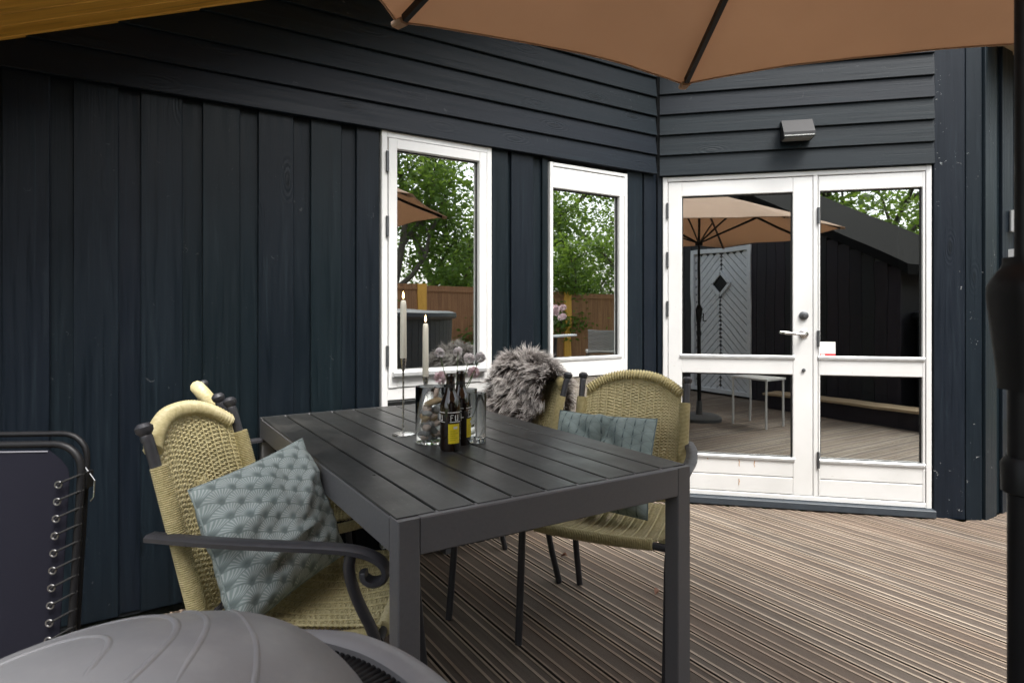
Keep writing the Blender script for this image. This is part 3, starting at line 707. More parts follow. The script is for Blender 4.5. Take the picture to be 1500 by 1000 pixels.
cushion('cushion', 'crumpled teal-grey cushion with small dark trees on the right wicker armchair', M_tree, (top + bot) / 2, lat * .42, up * 1.0, .12, 8.4, ((.02, .45, .6, .050, 1.35), (.38, .15, .45, .022, 2.0), (-.5, -.3, .4, .016, .6), (-.35, .5, .3, .018, 2.3)))

# ------------------------------------------------------------------ sheepskin over the chair back
def sheepskin():
    root_mb = MB(); rnd = random.Random(5)
    # drape path across the chair back in chair space: (y offset, z) front hem -> over the top -> rear hem
    path = chaikin([(.135, .55, 0), (.18, .69, 0), (.225, .82, 0), (.262, .935, 0), (.315, .965, 0), (.362, .925, 0), (.375, .80, 0), (.372, .66, 0)], 2)
    x0, x1 = -.265, .150
    def at(u, v):
        k = v * (len(path) - 1); i = min(int(k), len(path) - 2); p = path[i].lerp(path[i + 1], k - i)
        x = x0 + (x1 - x0) * u; drop = -.045 * (2 * abs(u - .45)) ** 2.0
        hem = .05 * math.sin(u * 7) * (1 if v < .3 else .3)
        zz = p.y + drop * (1 if .25 < v < .8 else .5) + hem * (.3 - v if v < .3 else 0); yy = p.x - .02 * mnoise.noise(Vector((u * 4, v * 5, 2)))
        return Vector((x + .05 * (v - .5) * (u - .5), yy, zz))
    def nrm(u, v):
        e = .01; a = at(min(1, u + e), v) - at(max(0, u - e), v); c = at(u, min(1, v + e)) - at(u, max(0, v - e)); n = a.cross(c); n.normalize(); return n
    if nrm(.5, .2).y > 0: sg = -1
    else: sg = 1
    root_mb.grid(at, 16, 24)
    hide = root_mb.obj('sheepskin', simple('sheepskin_hide', (.08, .06, .05), .8), None, c_fur.location, c_fur.rotation_euler.copy())
    f = MB(); vs = []; fs = []; uv = {}
    for k in range(1900):
        u, v = rnd.random(), rnd.random() ** .8
        p = at(u, v); n = nrm(u, v) * sg
        cl = Vector((mnoise.noise(p * 14), mnoise.noise(p * 14 + Vector((9, 0, 0))), mnoise.noise(p * 14 + Vector((0, 9, 0)))))
        edge = X3 * (2 * u - 1) * .6; down = Vector((0, 0, -1)) * (.8 if v < .42 or v > .72 else .0)
        L = rnd.uniform(.045, .085)
        D_ = (n + cl * .9 + edge + down * .75 + Vector((rnd.gauss(0, .22), rnd.gauss(0, .22), rnd.gauss(0, .22)))).normalized()
        D2 = (D_ + Vector((0, 0, -.65)) + cl * .6).normalized(); shade = rnd.random()
        mid = p + D_ * L * .55; tipc = mid + D2 * L * .55
        for q_ in range(10):
            off = Vector((rnd.gauss(0, 1), rnd.gauss(0, 1), rnd.gauss(0, 1))) * .0100
            s = D_.cross(Vector((rnd.gauss(0, 1), rnd.gauss(0, 1), rnd.gauss(0, 1)))).normalized(); w = rnd.uniform(.0008, .0016)
            a = p + off - n * .004; b1 = mid + off * .75; c = tipc + off * .34 + D2 * rnd.uniform(-.014, .010); o = len(vs)
            vs += [a - s * w, a + s * w, b1 + s * w * .95, b1 - s * w * .95, c]; r = min(1, max(0, shade * .7 + rnd.random() * .3))
            uv[len(fs)] = [(r, 0), (r, 0), (r, .5), (r, .5)]; fs.append((o, o + 1, o + 2, o + 3))
            uv[len(fs)] = [(r, .5), (r, .5), (r, 1)]; fs.append((o + 3, o + 2, o + 4))
    f.v = [tuple(x) for x in vs]; f.f = fs; f.m = [0] * len(fs); f.uv = uv
    fo = f.obj('fur', M_fur, hide, ang=180); fo['kind'] = 'stuff'
    tag(hide, 'shaggy grey-brown sheepskin thrown over the back of a wicker armchair', 'sheepskin')
sheepskin()

# ------------------------------------------------------------------ things on the table
TT = TZ + .0018
def taper(p, stem_h, candle_top, label):
    r = empty('candlestick', label, 'candlestick', (p[0], p[1], TT), group='candlesticks on the table')
    h = stem_h
    MB().lathe([(0, 0), (.041, 0), (.041, .003), (.030, .006), (.006, .009), (.0034, .02), (.0032, h - .05), (.006, h - .04), (.010, h - .02), (.0125, h), (.0108, h), (.0095, h - .012), (0, h - .013)], n=28).obj('holder', M_steel, r)
    c = MB().lathe([(0, h - .012), (.0095, h - .012), (.0122, h + .004), (.0110, candle_top - .02), (.0095, candle_top - .004), (.006, candle_top), (0, candle_top - .001)], n=20)
    cb = c.obj('candle', M_candle, r)
    MB().tube([(0, 0, candle_top - .002), (.0005, 0, candle_top + .009)], .0009, 5).obj('wick', M_inkb, cb)
    MB().lathe([(0, candle_top + .005), (.0036, candle_top + .011), (.0040, candle_top + .015), (.0024, candle_top + .024), (0, candle_top + .034)], n=12).obj('flame', M_flame, cb)
    return r
taper((.864, 2.101), .277, .486, 'tall slim steel candlestick with the higher ivory candle, left of the jar')
taper((.985, 2.175), .198, .400, 'slim steel candlestick with the lower ivory candle, behind the glass jar')
jar = empty('glass_jar', 'wide clear glass jar filled with stones and shells', 'jar', (.900, 1.935, TT))
MB().lathe([(0, 0), (.054, 0), (.056, .004), (.056, .188), (.0545, .190), (.053, .188), (.053, .008), (0, .008)], n=40).obj('jar_wall', M_glass, jar)
rnd = random.Random(11)
def pebble(p, s, m, name='stone', parent=jar):
    b = MB(); nz = rnd.random() * 50
    def fn(u, v):
        a, t = 2 * math.pi * u, math.pi * v; q = Vector((math.sin(t) * math.cos(a), math.sin(t) * math.sin(a), math.cos(t))); return Vector((q.x * s[0], q.y * s[1], q.z * s[2])) * (1 + .18 * mnoise.noise(q * 1.6 + Vector((nz, 0, 0))))
    b.grid(fn, 14, 9); return b.obj(name, m, parent, p, (rnd.uniform(-.5, .5), rnd.uniform(-.5, .5), rnd.uniform(0, 6)))
for k in range(40):
    a = rnd.uniform(0, 6.28); rr = rnd.uniform(.008, .034); z = .018 + .0023 * k
    m = (M_stone, M_stone, M_stone2, M_stone3)[rnd.randrange(4)]; pebble((rr * math.cos(a), rr * math.sin(a), z), (rnd.uniform(.014, .022), rnd.uniform(.010, .017), rnd.uniform(.008, .012)), m)
pebble((.0, -.012, .128), (.040, .016, .009), M_stone2, 'driftwood'); pebble((.018, .0, .146), (.010, .009, .018), M_stone3, 'shell')
def bottle(p, label, rz):
    r = empty('beer_bottle', label, 'bottle', (p[0], p[1], TT), rz, 'beer bottles on the table')
    MB().lathe([(0, .004), (.030, 0), (.0335, .005), (.0338, .13), (.0325, .148), (.026, .168), (.018, .185), (.0145, .20), (.0135, .232), (.0150, .234), (.0150, .240), (.0135, .242), (.0135, .2445), (.0110, .2445), (.0110, .205), (0, .20)], n=32).obj('bottle_glass', M_bottle, r)
    def curved(a0, a1, z0, z1, rr, m, name):
        b = MB(); nn = 12; ring = [(math.cos(a0 + (a1 - a0) * i / nn) * rr, math.sin(a0 + (a1 - a0) * i / nn) * rr) for i in range(nn + 1)]
        b.add([Vector((x, y, z0)) for x, y in ring] + [Vector((x, y, z1)) for x, y in ring] + [Vector((x * .985, y * .985, z0)) for x, y in ring] + [Vector((x * .985, y * .985, z1)) for x, y in ring],
              [(i, i + 1, nn + 2 + i, nn + 1 + i) for i in range(nn)] + [(nn + 1 + i, nn + 2 + i, 3 * nn + 4 + i, 3 * nn + 3 + i) for i in range(nn)])
        return b.obj(name, m, r)
    for k, a in enumerate((-.55, 1.6)):
        lb = curved(a, a + 1.15, .026, .088, .0342, M_yellow, 'yellow_label')
        for q in range(5):
            curved(a + .18, a + (.95 if q % 2 else .7), .036 + q * .007, .0375 + q * .007, .03445, simple('label_ink', (.42, .32, .0), .5) if 'label_ink' not in bpy.data.materials else bpy.data.materials['label_ink'], 'label_line')
        curved(a + .5, a + .9, .072, .080, .03445, M_ink, 'label_mark')
    rr = .0343
    for k in range(4):
        a = -.6 + k * 1.57
        # white line lettering: F, U, C, O drawn as strokes around the shoulder
        def st(a0, z0, a1, z1, w=.0011):
            b = MB(); b.tube([(math.cos(a0 + (a1 - a0) * i / 4) * (rr if max(z0, z1) < .13 else rr - max(0, z0 + (z1 - z0) * i / 4 - .13) * .45), math.sin(a0 + (a1 - a0) * i / 4) * (rr if max(z0, z1) < .13 else rr - max(0, z0 + (z1 - z0) * i / 4 - .13) * .45), z0 + (z1 - z0) * i / 4) for i in range(5)], w, 4); return b
        b = MB()
        for s_ in [(.3, .098, .3, .116), (.3, .116, .55, .116), (.3, .108, .48, .108), (.75, .098, .75, .116), (.75, .098, 1.0, .098), (1.0, .098, 1.0, .116), (0, .124, 1.3, .124), (.2, .094, 1.3, .094), (.1, .133, .4, .142), (.5, .145, .8, .134), (.9, .135, 1.2, .147)]:
            q = st(a + s_[0], s_[1], a + s_[2], s_[3]); b.add([Vector(v) for v in q.v], q.f)
        b.obj('white_lettering', M_ink, r)
    b = MB(); b.lathe([(.0142, .196), (.0148, .204), (.0146, .212)], n=20); b.obj('neck_band', M_inkb, r)
    return r
bottle((.898, 1.790), 'nearer dark beer bottle with yellow labels beside the glass jar', -1.7)
bottle((.968, 1.852), 'dark beer bottle partly hidden behind another, next to the drinking glasses', -.9)
def tumbler(p, label):
    r = empty('drinking_glass', label, 'glass', (p[0], p[1], TT), group='tall clear drinking glasses')
    MB().lathe([(0, 0), (.028, 0), (.0295, .003), (.0315, .165), (.0308, .167), (.0300, .165), (.0278, .016), (0, .013)], n=32).obj('glass_wall', M_glass, r)
    MB().lathe([(0, .0005), (.0275, .0005), (.0272, .012), (0, .0125)], n=24).obj('thick_base', real_glass('thick_glass_base', (.93, .95, .95), 1.5) if 'thick_glass_base' not in bpy.data.materials else bpy.data.materials['thick_glass_base'], r)
tumbler((1.030, 1.850), 'nearer of two tall clear drinking glasses'); tumbler((1.058, 1.965), 'farther of two tall clear drinking glasses, half behind the other')
# flowers in a small vase behind the bottles
vs_ = empty('flower_vase', 'small clear vase of pale pink carnations behind the bottles', 'flowers', (1.065, 2.085, TT))
MB().lathe([(0, 0), (.026, 0), (.030, .01), (.032, .06), (.022, .095), (.025, .115), (.0235, .115), (.020, .095), (.029, .06), (.027, .012), (0, .01)], n=24).obj('vase', M_glass, vs_)
def blossom(c, r, m, parent, seed):
    rn = random.Random(seed); b = MB()
    for k in range(80):
        d = Vector((rn.gauss(0, 1), rn.gauss(0, 1), rn.gauss(.4, .8))).normalized(); t = d.cross(Vector((rn.random(), rn.random(), rn.random() + .1))).normalized(); s = d.cross(t)
        p = Vector(c) + d * r * .25; q = Vector(c) + d * r * rn.uniform(.8, 1.1); w = r * .34
        b.add([p, q + t * w, q + d * r * .12 + s * .2 * w, q - t * w, p + d * r * .35 + s * w * .35], [(0, 1, 2, 4), (0, 4, 2, 3)])
    return b.obj('blossom', m, parent, smooth=False)
def depth_at(px, py, dep): return W((px - 750) / 905 * dep, dep, CAM_H + (457 - py) / 905 * dep)
vb0 = Vector((1.065, 2.085, TT))
base_dep = vb0.dot(FW)
for k, (px, py, r, m) in enumerate([(644, 517, .018, M_petal2), (671, 515, .017, M_petal2), (687, 525, .020, M_petal2), (703, 524, .020, M_petal2), (645, 553, .024, M_petal), (694, 546, .023, M_petal)]):
    P = depth_at(px, py, base_dep + (.04 * (k % 3) - .04)) - vb0
    st = chaikin([(0, 0, .02), (P.x * .15, P.y * .15, .12), (P.x * .7, P.y * .7, P.z * .75), P], 2); s_ = MB(); s_.tube(st, .0016, 6); so_ = s_.obj('flower_stem', M_stem, vs_)
    blossom(P, r, m, so_, k)

# ------------------------------------------------------------------ parasol
PCX, PCY = W(.728, .874).x, W(.728, .874).y
par = empty('parasol', 'large tan octagonal parasol with dark ribs and a centre pole', 'parasol', (PCX, PCY, 0))
TIPZ, APX, RAD, TA = 2.036, 2.52, 1.415, R(61.5)
def can(k, t, s, dz=0.0):
    """panel k, t 0..1 apex->edge, s 0..1 across"""
    a0, a1 = TA + k * R(45), TA + (k + 1) * R(45)
    p0 = Vector((math.cos(a0), math.sin(a0), 0)) * RAD * t; p1 = Vector((math.cos(a1), math.sin(a1), 0)) * RAD * t
    p = p0.lerp(p1, s); sag = 4 * s * (1 - s)
    p *= 1 - .035 * sag * t; p.z = APX - (APX - TIPZ) * (t ** 1.12) + .005 * sag * t + dz + .007 * mnoise.noise(p * 2.5) + .004 * mnoise.noise(p * 7) * t; return p
b = MB()
for k in range(8): b.grid(lambda u, v, k=k: can(k, v, u), 16, 20)
o_ = len(b.f)
for k in range(8): b.grid(lambda u, v, k=k: can(k, v, 1 - u, .0015), 16, 20)
cp = b.obj('canopy', M_canopy, par, ang=14)
for k in range(8):
    MB().sweep([can(k, 1, s / 12) + Vector((0, 0, .001)) for s in range(13)], [(-.002, -.004), (.002, -.004), (.002, .004), (-.002, .004)]).obj('hem', M_canopy, cp)
    a = TA + k * R(45); tip = can(k, 1.0, 0)
    rb = MB().sweep([can(k, t, 0) + Vector((0, 0, -.016)) for t in (.04, .3, .6, .975)], [(-.008, -.011), (.008, -.011), (.008, .011), (-.008, .011)]).obj('rib', M_black, par)
    MB().box((-.035, -.016, -.012), (.006, .016, .006), .005, M=Matrix.Translation(tip + Vector((0, 0, -.006))) @ Matrix.Rotation(a, 4, 'Z')).obj('tip_pocket', M_canopy, rb)
    MB().sweep([Vector((.03 * math.cos(a), .03 * math.sin(a), 1.95)), can(k, .52, 0) + Vector((0, 0, -.03))], [(-.006, -.008), (.006, -.008), (.006, .008), (-.006, .008)]).obj('strut', M_black, rb)
MB().lathe([(0, 1.18), (.0140, 1.18), (.0140, APX + .03), (0, APX + .04)], n=20).obj('upper_pole', M_black, par)
MB().lathe([(0, .05), (.022, .05), (.022, 1.12), (0, 1.12)], n=20).obj('lower_pole', M_black, par)
MB().lathe([(.0145, 1.91), (.042, 1.915), (.042, 1.96), (.0145, 1.97)], n=20).obj('runner', M_black, par)
MB().lathe([(.018, .93), (.029, .935), (.030, .975), (.0245, .985)], n=20).obj('collar', M_black, par)
hv = chaikin([(0, 0, 1.08), (0, 0, 1.095), (0, 0, 1.15), (0, 0, 1.20), (0, 0, 1.245), (0, 0, 1.268)], 2)
prof = [(math.copysign(abs(math.cos(a)) ** .6, math.cos(a)) * .044, math.copysign(abs(math.sin(a)) ** .6, math.sin(a)) * .036) for a in [2 * math.pi * i / 20 for i in range(20)]]
hb = MB().sweep(hv, prof, RT.copy(), [(.74 + .30 * min(1, max(0, (q.z - 1.09) / .12))) * max(.35, min(1, (1.272 - q.z) / .045)) ** .5 for q in hv]).obj('crank_housing', M_black, par)
MB().tube([Vector((0, -.03, 1.17)), Vector((0, -.075, 1.17)), Vector((0, -.075, 1.09)), Vector((0, -.12, 1.09))], .006, 8, X3).obj('crank_handle', M_black, hb)
MB().lathe([(0, 0), (.24, 0), (.24, .035), (.21, .055), (.035, .06), (.030, .20), (.0245, .21)], n=32).obj('base', simple('dark_grey_concrete_base', (.07, .07, .07), .8), par)

# ------------------------------------------------------------------ folded sun lounger leaning at the left
lg = empty('folded_recliner', 'folded recliner with dark slate sling laced to a black tube frame at the left', 'recliner', W(-1.50, 1.66, 0), YAW - R(90) + R(4))
# local: x right along the picture, y away, z up
LN = .10
def tlt(x, z, y=0): return Vector((x, y + (z - .5) * LN, z))
def loop(x1, ztop, rr, y, r, name):
    pts = [tlt(-x1, .03, y)] + [tlt(-x1, ztop - rr, y)] + [tlt(-x1 + rr * (1 - math.cos(a)), ztop - rr + rr * math.sin(a), y) for a in [R(15 * k) for k in range(1, 6)]] + [tlt(-x1 + rr, ztop, y), tlt(x1 - rr, ztop, y)] + [tlt(x1 - rr + rr * math.sin(a), ztop - rr + rr * math.cos(a), y) for a in [R(15 * k) for k in range(1, 6)]] + [tlt(x1, ztop - rr, y), tlt(x1, .03, y)]
    return MB().tube(pts, r, 10, Y3).obj(name, M_black, lg)
loop(.313, .825, .075, 0.0, .0100, 'frame'); loop(.300, .845, .07, .045, .008, 'frame')
b = MB(); N = 14
def sling(u, v):
    z = .06 + .752 * v; x = (-1 + 2 * u) * (.289 - .060 * max(0, (v - .90) / .10) ** 2); return tlt(x, z, -.012 - .012 * math.sin(math.pi * v) * (1 - (2 * u - 1) ** 2))
b.grid(sling, 12, 30); b.grid(lambda u, v: sling(1 - u, v) + Vector((0, .003, 0)), 12, 30); sg_ = b.obj('sling', M_navyfab, lg)
MB().tube([sling(u / 12, 1.0) + Vector((0, -.001, -.004)) for u in range(13)], .0022, 6, Y3).obj('sling_hem', simple('pale_seam', (.16, .16, .18), .8), sg_)
ey = MB(); ey.tube([(.0085 * math.cos(a), 0, .0085 * math.sin(a)) for a in [2 * math.pi * i / 14 for i in range(14)]], .0024, 6, Y3, closed=True); eym = ey.mesh('eyelet', simple('dull_eyelet_metal', (.30, .30, .30), .4, 1.0))
for sx in (-1, 1):
    for k in range(15):
        z = .10 + .0445 * k; c = tlt(sx * .272, z, -.024 - .006 * math.sin(math.pi * z))
        link('eyelet', eym, sg_, c)
        MB().tube([c + Vector((0, -.002, 0)), c + Vector((sx * .016, -.008, .010)), tlt(sx * .313, z + .02, -.012), tlt(sx * .322, z + .022, .0)], .0028, 6, Y3).obj('lacing', M_cord, lg)
MB().tube([tlt(.30, .76, .03), tlt(.338, .72, .02), tlt(.338, .675, .02), tlt(.330, .665, .02)], .0022, 6, Y3).obj('wire_clip', M_steel, lg)
MB().box((.298, .03, .70), (.322, .07, .745), .006).obj('lock_knob', M_black, lg)

# ------------------------------------------------------------------ moulded dome in the foreground
dm = empty('domed_cover', 'smooth grey moulded dome with swirl ridges and a ribbed black slot in the foreground', 'cover', W(-.398, .70, 0), YAW - R(90))
AY, CZ, Z0 = .34, .33, .484
def axx(x): return .46 if x < 0 else .285
def dome(x, y):
    q = max(0, 1 - (x / axx(x)) ** 2 - (y / AY) ** 2); return Z0 + CZ * q ** .5
def dpt(u, v):
    c = math.cos(2 * math.pi * u); return Vector((axx(c) * math.sin(math.pi / 2 * v) * c, AY * math.sin(math.pi / 2 * v) * math.sin(2 * math.pi * u), Z0 + CZ * math.cos(math.pi / 2 * v)))
b = MB(); b.grid(dpt, 80, 28); b.obj('dome_shell', M_shell, dm, ang=180)
def ridge(pts, r=.005):
    p = chaikin([(x, y, 0) for x, y in pts], 3); p = [Vector((q.x, q.y, dome(q.x, q.y) - r * .62)) for q in p]
    MB().tube(p, r, 8, rs=[max(.25, min(1, 4 * min(i, len(p) - 1 - i) / len(p) + .25)) for i in range(len(p))]).obj('swirl_ridge', M_shell, dm, ang=180)
ridge([(-.34, .02), (-.22, .115), (-.09, .125), (0, .055), (.01, -.04), (-.02, -.12)], .006)
ridge([(-.05, .22), (-.075, .17), (-.02, .12), (.035, .05), (.05, -.08)], .005)
ridge([(.01, .215), (.0, .165), (.05, .10), (.10, .03), (.13, -.08)], .005)
ridge([(-.22, .0), (-.13, .05), (-.06, .02), (-.05, -.06)], .005)
# raised rim with a ribbed black slot on the right shoulder
rimp = chaikin([(.03, .305, .668), (.138, .293, .662), (.218, .245, .660), (.293, .165, .660), (.36, .06, .658), (.40, -.06, .64)], 3)
b = MB(); b.sweep(rimp, [(-.022, -.012), (.022, -.012), (.022, .004), (.012, .011), (-.012, .011), (-.022, .004)], Z3, [min(1, .25 + 3 * i / len(rimp)) for i in range(len(rimp))]); b.obj('rim_strap', M_shell, dm)
b = MB()
for i in range(8, len(rimp) - 2):
    p = rimp[i]; t = (rimp[i + 1] - rimp[i - 1]).normalized(); s, u_ = UPF(t, Z3)
    c = p + s * .042 + Vector((0, 0, -.012)); b.box((-.0045, -.024, -.012), (.0045, .024, .008), .002, M=Matrix.Translation(c) @ rot_from(t, -s, u_).to_4x4())
b.obj('ribbed_slot', M_black, dm)
b = MB(); b.sweep([rimp[i] - UPF(rimp[i + 1] - rimp[i - 1], Z3)[0] * -.04 + Vector((0, 0, -.03)) for i in range(5, len(rimp) - 1)], [(-.034, -.008), (.034, -.008), (.034, .004), (-.034, .004)]); b.obj('slot_floor', M_hole, dm)
MB().box((-.34, -.20, .05), (.24, .20, .50), .03).obj('body', M_black, dm)
for sx in (-1, 1):
    for sy in (-1, 1): MB().tube([(sx * .24 - .05, sy * .16, .06), (sx * .26 - .05, sy * .18, 0)], .018, 8).obj('leg', M_black, dm)

# ------------------------------------------------------------------ fallen leaves
def dry_leaf(p, rz, s, label):
    b = MB(); b.grid(lambda u, v: Vector(((u - .5) * s * math.sin(math.pi * min(.97, max(.03, v))) , (v - .5) * s * 1.7, .006 + .012 * (2 * u - 1) ** 2 * math.sin(math.pi * v) + .004 * math.sin(v * 5))), 5, 9)
    o = b.obj('fallen_leaf', M_leafdry, None, p, (0, 0, rz)); tag(o, label, 'leaf')
def ground(px, py): d = 905 * CAM_H / (py - 457); return W((px - 750) / 905 * d, d, .001)
dry_leaf(ground(826, 816), .6, .022, 'small curled orange leaf on the deck under the right armchair')
dry_leaf(ground(963, 869), 1.9, .026, 'small dark brown leaf on the deck beside the table leg')

# ------------------------------------------------------------------ what the panes mirror: yard behind the camera
shed = empty('shed', 'dark timber annex with sloping verge and pale herringbone door across the deck', 'shed', (0, -1.48, 0))
def shed_top(x): return 2.165 - .54 * (x - 1.35)
APEXX = -.35
def stop(x): return shed_top(x) if x > APEXX else shed_top(APEXX) - .54 * (APEXX - x)
x = -2.6
while x < 2.25:
    if not (-.62 < x + .07 < .38):
        plank('wall_board', Vector((x + .07, 0, 0)), Z3, Y3, stop(x + .07), .136, .03, M_shed, shed)
    else: plank('wall_board', Vector((x + .07, 0, 2.10)), Z3, Y3, stop(x + .07) - 2.10, .136, .03, M_shed, shed)
    x += .14
b = MB(); b.box((-2.6, -2.4, -.3), (2.2, -.065, 1.72)); b.box((-1.2, -2.4, 1.7), (.9, -.065, 2.35)); b.obj('shed_body', M_shed, shed, smooth=False)
b = MB(); zA = stop(APEXX) + .03
for xe in (2.45, -2.9):
    p = [Vector((APEXX, .16, zA)), Vector((xe, .16, stop(xe) + .03)), Vector((xe, -2.5, stop(xe) + .03)), Vector((APEXX, -2.5, zA))]
    b.add(p + [q + Vector((0, 0, .11)) for q in p], [(3, 2, 1, 0), (4, 5, 6, 7), (0, 1, 5, 4), (1, 2, 6, 5), (2, 3, 7, 6), (3, 0, 4, 7)])
b.obj('roof', simple('dark_felt_roof', (.008, .008, .008), 1.0, 0, .2, 20, 0), shed, smooth=False)
bpy.data.materials['dark_felt_roof'].node_tree.nodes['Principled BSDF'].inputs['Specular IOR Level'].default_value = .05
sdr = MB(); frame_bars(sdr, -.64, .40, .03, 2.10, .06, -.05, .02); sd_ = sdr.obj('door', M_greydoor, shed)
MB().box((-.578, -.06, .06), (.338, -.03, 2.038)).obj('door_core', simple('grey_door_groove', (.07, .072, .075), .6), sd_, smooth=False)
for side in (-1, 1):
    for k in range(24):                                 # herringbone boards, each a bar at 45 degrees clipped to its half
        c0 = -.35 + k * .115; x0, x1 = (-.578, -.12) if side < 0 else (-.12, .338)
        pts = []
        for xx in [x0 + (x1 - x0) * i / 12 for i in range(13)]:
            zz = c0 + abs(xx + .12) * -1.0 + .46
            if .07 < zz < 2.03: pts.append(Vector((xx, -.022, zz)))
        if len(pts) > 1: MB().sweep(pts, [(-.004, -.0365), (.006, -.0335), (.006, .0335), (-.004, .0365)], Z3).obj('herringbone_board', M_greydoor, sd_)
b = MB(); q = .165
for a in range(4):
    p0 = Vector((q * math.cos(R(90 * a)), 0, q * math.sin(R(90 * a)))); p1 = Vector((q * math.cos(R(90 * a + 90)), 0, q * math.sin(R(90 * a + 90)))); b.sweep([p0, p1], [(-.02, -.02), (.02, -.02), (.02, .02), (-.02, .02)], Y3)
dw = b.obj('diamond_window', M_greydoor, sd_, (-.12, -.005, 1.60), smooth=False)
MB().add([Vector((q, 0, 0)), Vector((0, 0, q)), Vector((-q, 0, 0)), Vector((0, 0, -q))], [(0, 1, 2, 3)]).obj('pane', M_black, dw, (0, -.004, 0), smooth=False)
MB().box((-.53, -.02, .98), (-.49, .006, 1.2), .006).obj('door_handle', M_hinge, sd_)
st = empty('wooden_step', 'low wooden step along the yard beside the tub', 'step', (0, 0, 0))
plank('step_board', Vector((.95, -1.02, .20)), X3, Z3, 3.2, .14, .03, bpy.data.materials['pale_eave_pine'], st); plank('step_board', Vector((.95, -1.17, .20)), X3, Z3, 3.2, .14, .03, bpy.data.materials['pale_eave_pine'], st); MB().box((.97, -1.22, 0), (4.1, -.98, .168)).obj('riser', M_shed, st, smooth=False)
tub = empty('hot_tub', 'round dark grey hot tub with lid', 'hot tub', (3.05, -2.55, 0))
for k in range(64):
    a = 2 * math.pi * k / 64; plank('stave', Vector((.985 * math.cos(a), .985 * math.sin(a), 0)), Z3, Vector((math.cos(a), math.sin(a), 0)), 1.10, .094, .03, M_tub, tub)
MB().lathe([(0, 1.10), (1.03, 1.10), (1.05, 1.13), (1.04, 1.18), (.95, 1.205), (0, 1.24)], n=64).obj('lid', M_tub, tub)
stt = empty('side_table', 'white metal side table beside the parasol base', 'table', (1.62, .06, 0))
MB().box((-.22, -.16, .49), (.22, .16, .51), .004).obj('top', M_white, stt)
for sx in (-1, 1):
    for sy in (-1, 1): MB().tube([(sx * .20, sy * .14, 0), (sx * .20, sy * .14, .49)], .011, 8).obj('leg', M_white, stt)
fn = empty('reed_fence', 'brown reed screen fence with amber posts behind the yard', 'fence', (0, -6.2, 0))
for k in range(13):
    x0 = -8 + 1.9 * k; hgt = 1.80 - .022 * max(0, x0 - 2)
    MB().box((x0 + .06, -.02, -.3), (x0 + 1.84, .02, hgt)).obj('reed_panel', M_reed, fn, smooth=False)
    plank('post', Vector((x0, .05, -.3)), Z3, Y3, hgt + .34, .20, .10, M_amber, fn)
    plank('rail', Vector((x0, .045, hgt - .10)), X3, Y3, 1.9, .05, .02, M_reed, fn)
fn2 = copy_tree(fn); fn2.location = (14.5, 4, 0); fn2.rotation_euler = (0, 0, R(90)); fn2['label'] = 'brown reed screen fence closing the far side of the yard'
bt = empty('bistro_table', 'small round cafe table in front of the reed fence', 'table', (7.15, -4.0, 0))
MB().lathe([(0, .72), (.42, .72), (.42, .745), (0, .745)], n=32).obj('top', M_greydoor, bt); MB().lathe([(0, 0), (.22, 0), (.22, .02), (.03, .03), (.03, .72), (0, .72)], n=20).obj('pedestal', M_tube, bt)
vs2 = empty('dried_flowers', 'vase of dried pink flowers on the cafe table', 'flowers', (7.05, -4.05, .746))
MB().lathe([(0, 0), (.05, 0), (.07, .08), (.035, .18), (.04, .20)], n=16).obj('vase', M_stone2, vs2)
for k in range(16):
    rn = random.Random(k); P = Vector((rn.gauss(0, .13), rn.gauss(0, .13), rn.uniform(.32, .6))); s_ = MB(); s_.tube([(0, 0, .15), P], .004, 4); q_ = s_.obj('flower_stem', M_stem, vs2); blossom(P, .06, M_petal, q_, k)
cc = empty('woven_chair', 'pale woven garden chair in front of the reed fence', 'chair', (7.95, -3.62, 0), R(35))
b = MB(); weave(b, lambda u, v: (Vector((-.26 + .52 * u, .25 + .05 * v + .06 * (1 - (2 * u - 1) ** 2), .45 + .40 * v)), Vector((0, -1, 0))), 0, 16, 9, .012, .01); b.obj('backrest', M_curtain, cc)
MB().box((-.27, -.27, .40), (.27, .27, .45), .02).obj('seat', M_curtain, cc)
for sx in (-1, 1):
    for sy in (-1, 1): MB().tube([(sx * .24, sy * .24, .4), (sx * .27, sy * .27, 0)], .014, 8).obj('leg', M_tube, cc)
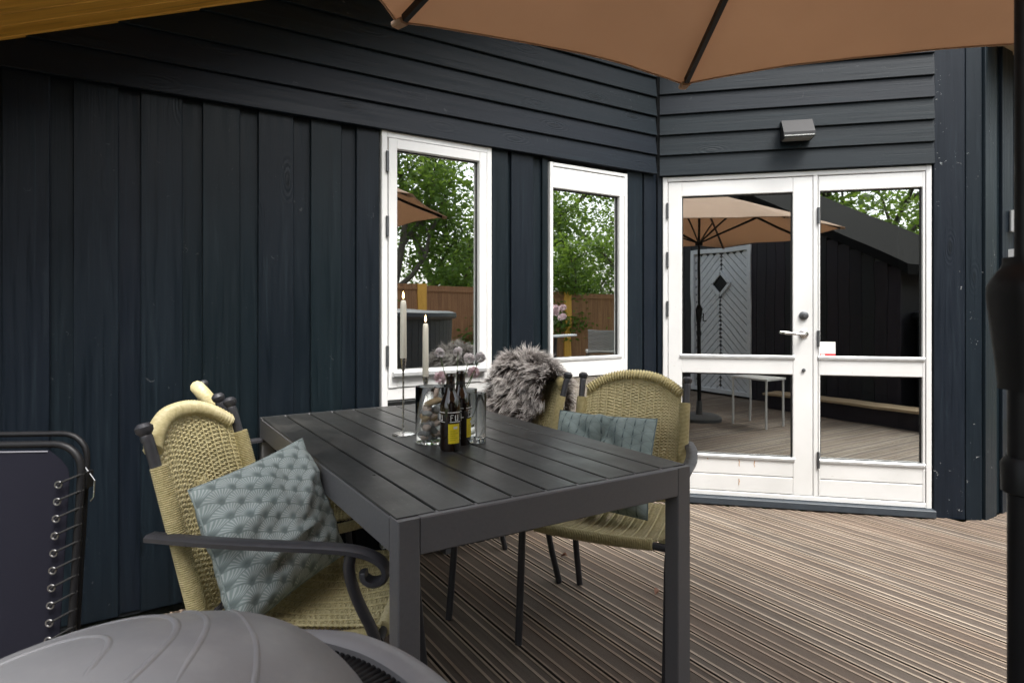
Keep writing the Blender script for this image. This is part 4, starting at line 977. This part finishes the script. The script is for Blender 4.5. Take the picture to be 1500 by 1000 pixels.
# trees
def make_tree(seed, h, spread, nleaf, lm, ls):
    rn = random.Random(seed); t = MB(); ends = []
    def limb(p, d, L, r, lev):
        q = [p]; dd = d.copy()
        for _ in range(4): dd = (dd + Vector((rn.gauss(0, .16), rn.gauss(0, .16), rn.gauss(.04, .1)))).normalized(); q.append(q[-1] + dd * L / 4)
        t.tube(q, r, 6, X3, [1, .85, .7, .55, .4]); 
        if lev == 0: ends.extend([q[2], q[3], q[4]])
        else:
            for k in range(rn.randint(4, 6) if lev == 2 else rn.randint(3, 4)):
                b0 = q[1 + k % 4]; a = rn.uniform(0, 6.28); nd = (dd * .45 + Vector((math.cos(a) * spread, math.sin(a) * spread, rn.uniform(.0, .5)))).normalized(); limb(b0, nd, L * rn.uniform(.45, .65), r * .5, lev - 1)
    limb(Vector((0, 0, -.3)), Vector((0, 0, 1)), h * .62, h * .02, 2)
    tr = t.mesh('trunk', M_bark); vs = []; fs = []
    for k in range(nleaf):
        e = ends[rn.randrange(len(ends))]; c = e + Vector((rn.gauss(0, 1), rn.gauss(0, 1), rn.gauss(0, .75))) * (h * .055)
        a = Vector((rn.gauss(0, 1), rn.gauss(0, 1), rn.gauss(0, .6))).normalized(); b_ = a.cross(Vector((rn.gauss(0, 1), rn.gauss(0, 1), rn.gauss(0, 1)))).normalized(); s = ls * rn.uniform(.6, 1.3); o = len(vs)
        vs += [tuple(c - a * s), tuple(c + b_ * s * .5), tuple(c + a * s), tuple(c - b_ * s * .5)]; fs.append((o, o + 1, o + 2, o + 3))
    m = MB(); m.v = vs; m.f = fs; m.m = [0] * len(fs); return tr, m.mesh('crown', lm, False)
kinds = [make_tree(1, 7.0, .9, 9500, M_leaf, .065), make_tree(2, 8.5, .75, 8500, M_leaf2, .070), make_tree(3, 3.4, 1.1, 9000, M_leaf, .055)]
spots = [(-9, -9, 1, 1), (-5.5, -8.2, 0, 1.05), (-2, -10, 1, 1.1), (1.0, -8.6, 0, .95), (3.6, -9.6, 1, 1.0), (6.0, -8.6, 0, 1.1), (8.4, -10, 1, 1.05), (10.8, -8.8, 0, 1.1), (13.4, -9.8, 1, 1.1), (16.5, -7, 0, 1.1), (17, -2.5, 1, 1), (17.5, 2.0, 0, 1.0), (2.4, -7.1, 2, 1), (4.6, -7.3, 2, 1.1), (6.9, -7.1, 2, 1.05), (9.2, -7.3, 2, 1.1), (11.6, -7.0, 2, 1.0), (-1.5, -7.2, 2, 1.0), (15.7, -4.6, 2, 1.1), (-7.5, -4, 0, .9)]
names = ['tall bright green leafy tree', 'tall deep green tree', 'low bushy green tree']
pos = ['behind the shed, far end', 'behind the shed', 'above the shed roof', 'over the shed ridge', 'behind the hot tub', 'behind the reed fence by the tub', 'behind the cafe table', 'above the woven chair', 'at the fence corner', 'beyond the far side fence', 'beyond the middle of the side fence', 'at the end of the side fence', 'by the first fence panel past the tub', 'hugging the fence behind the tub', 'hugging the fence left of the cafe table', 'hugging the fence behind the cafe table', 'hugging the fence behind the woven chair', 'close behind the shed wall', 'in front of the side fence trees', 'beside the shed end']
for k, (x, y, kd, s) in enumerate(spots):
    t = empty('leafy_tree' if kd != 2 else 'bushy_tree', names[kd] + ' ' + pos[k], 'tree', (x, y, -.34), k * 1.7, 'trees mirrored in the panes'); t.scale = (s, s, s)
    link('trunk', kinds[kd][0], t); link('crown', kinds[kd][1], t)
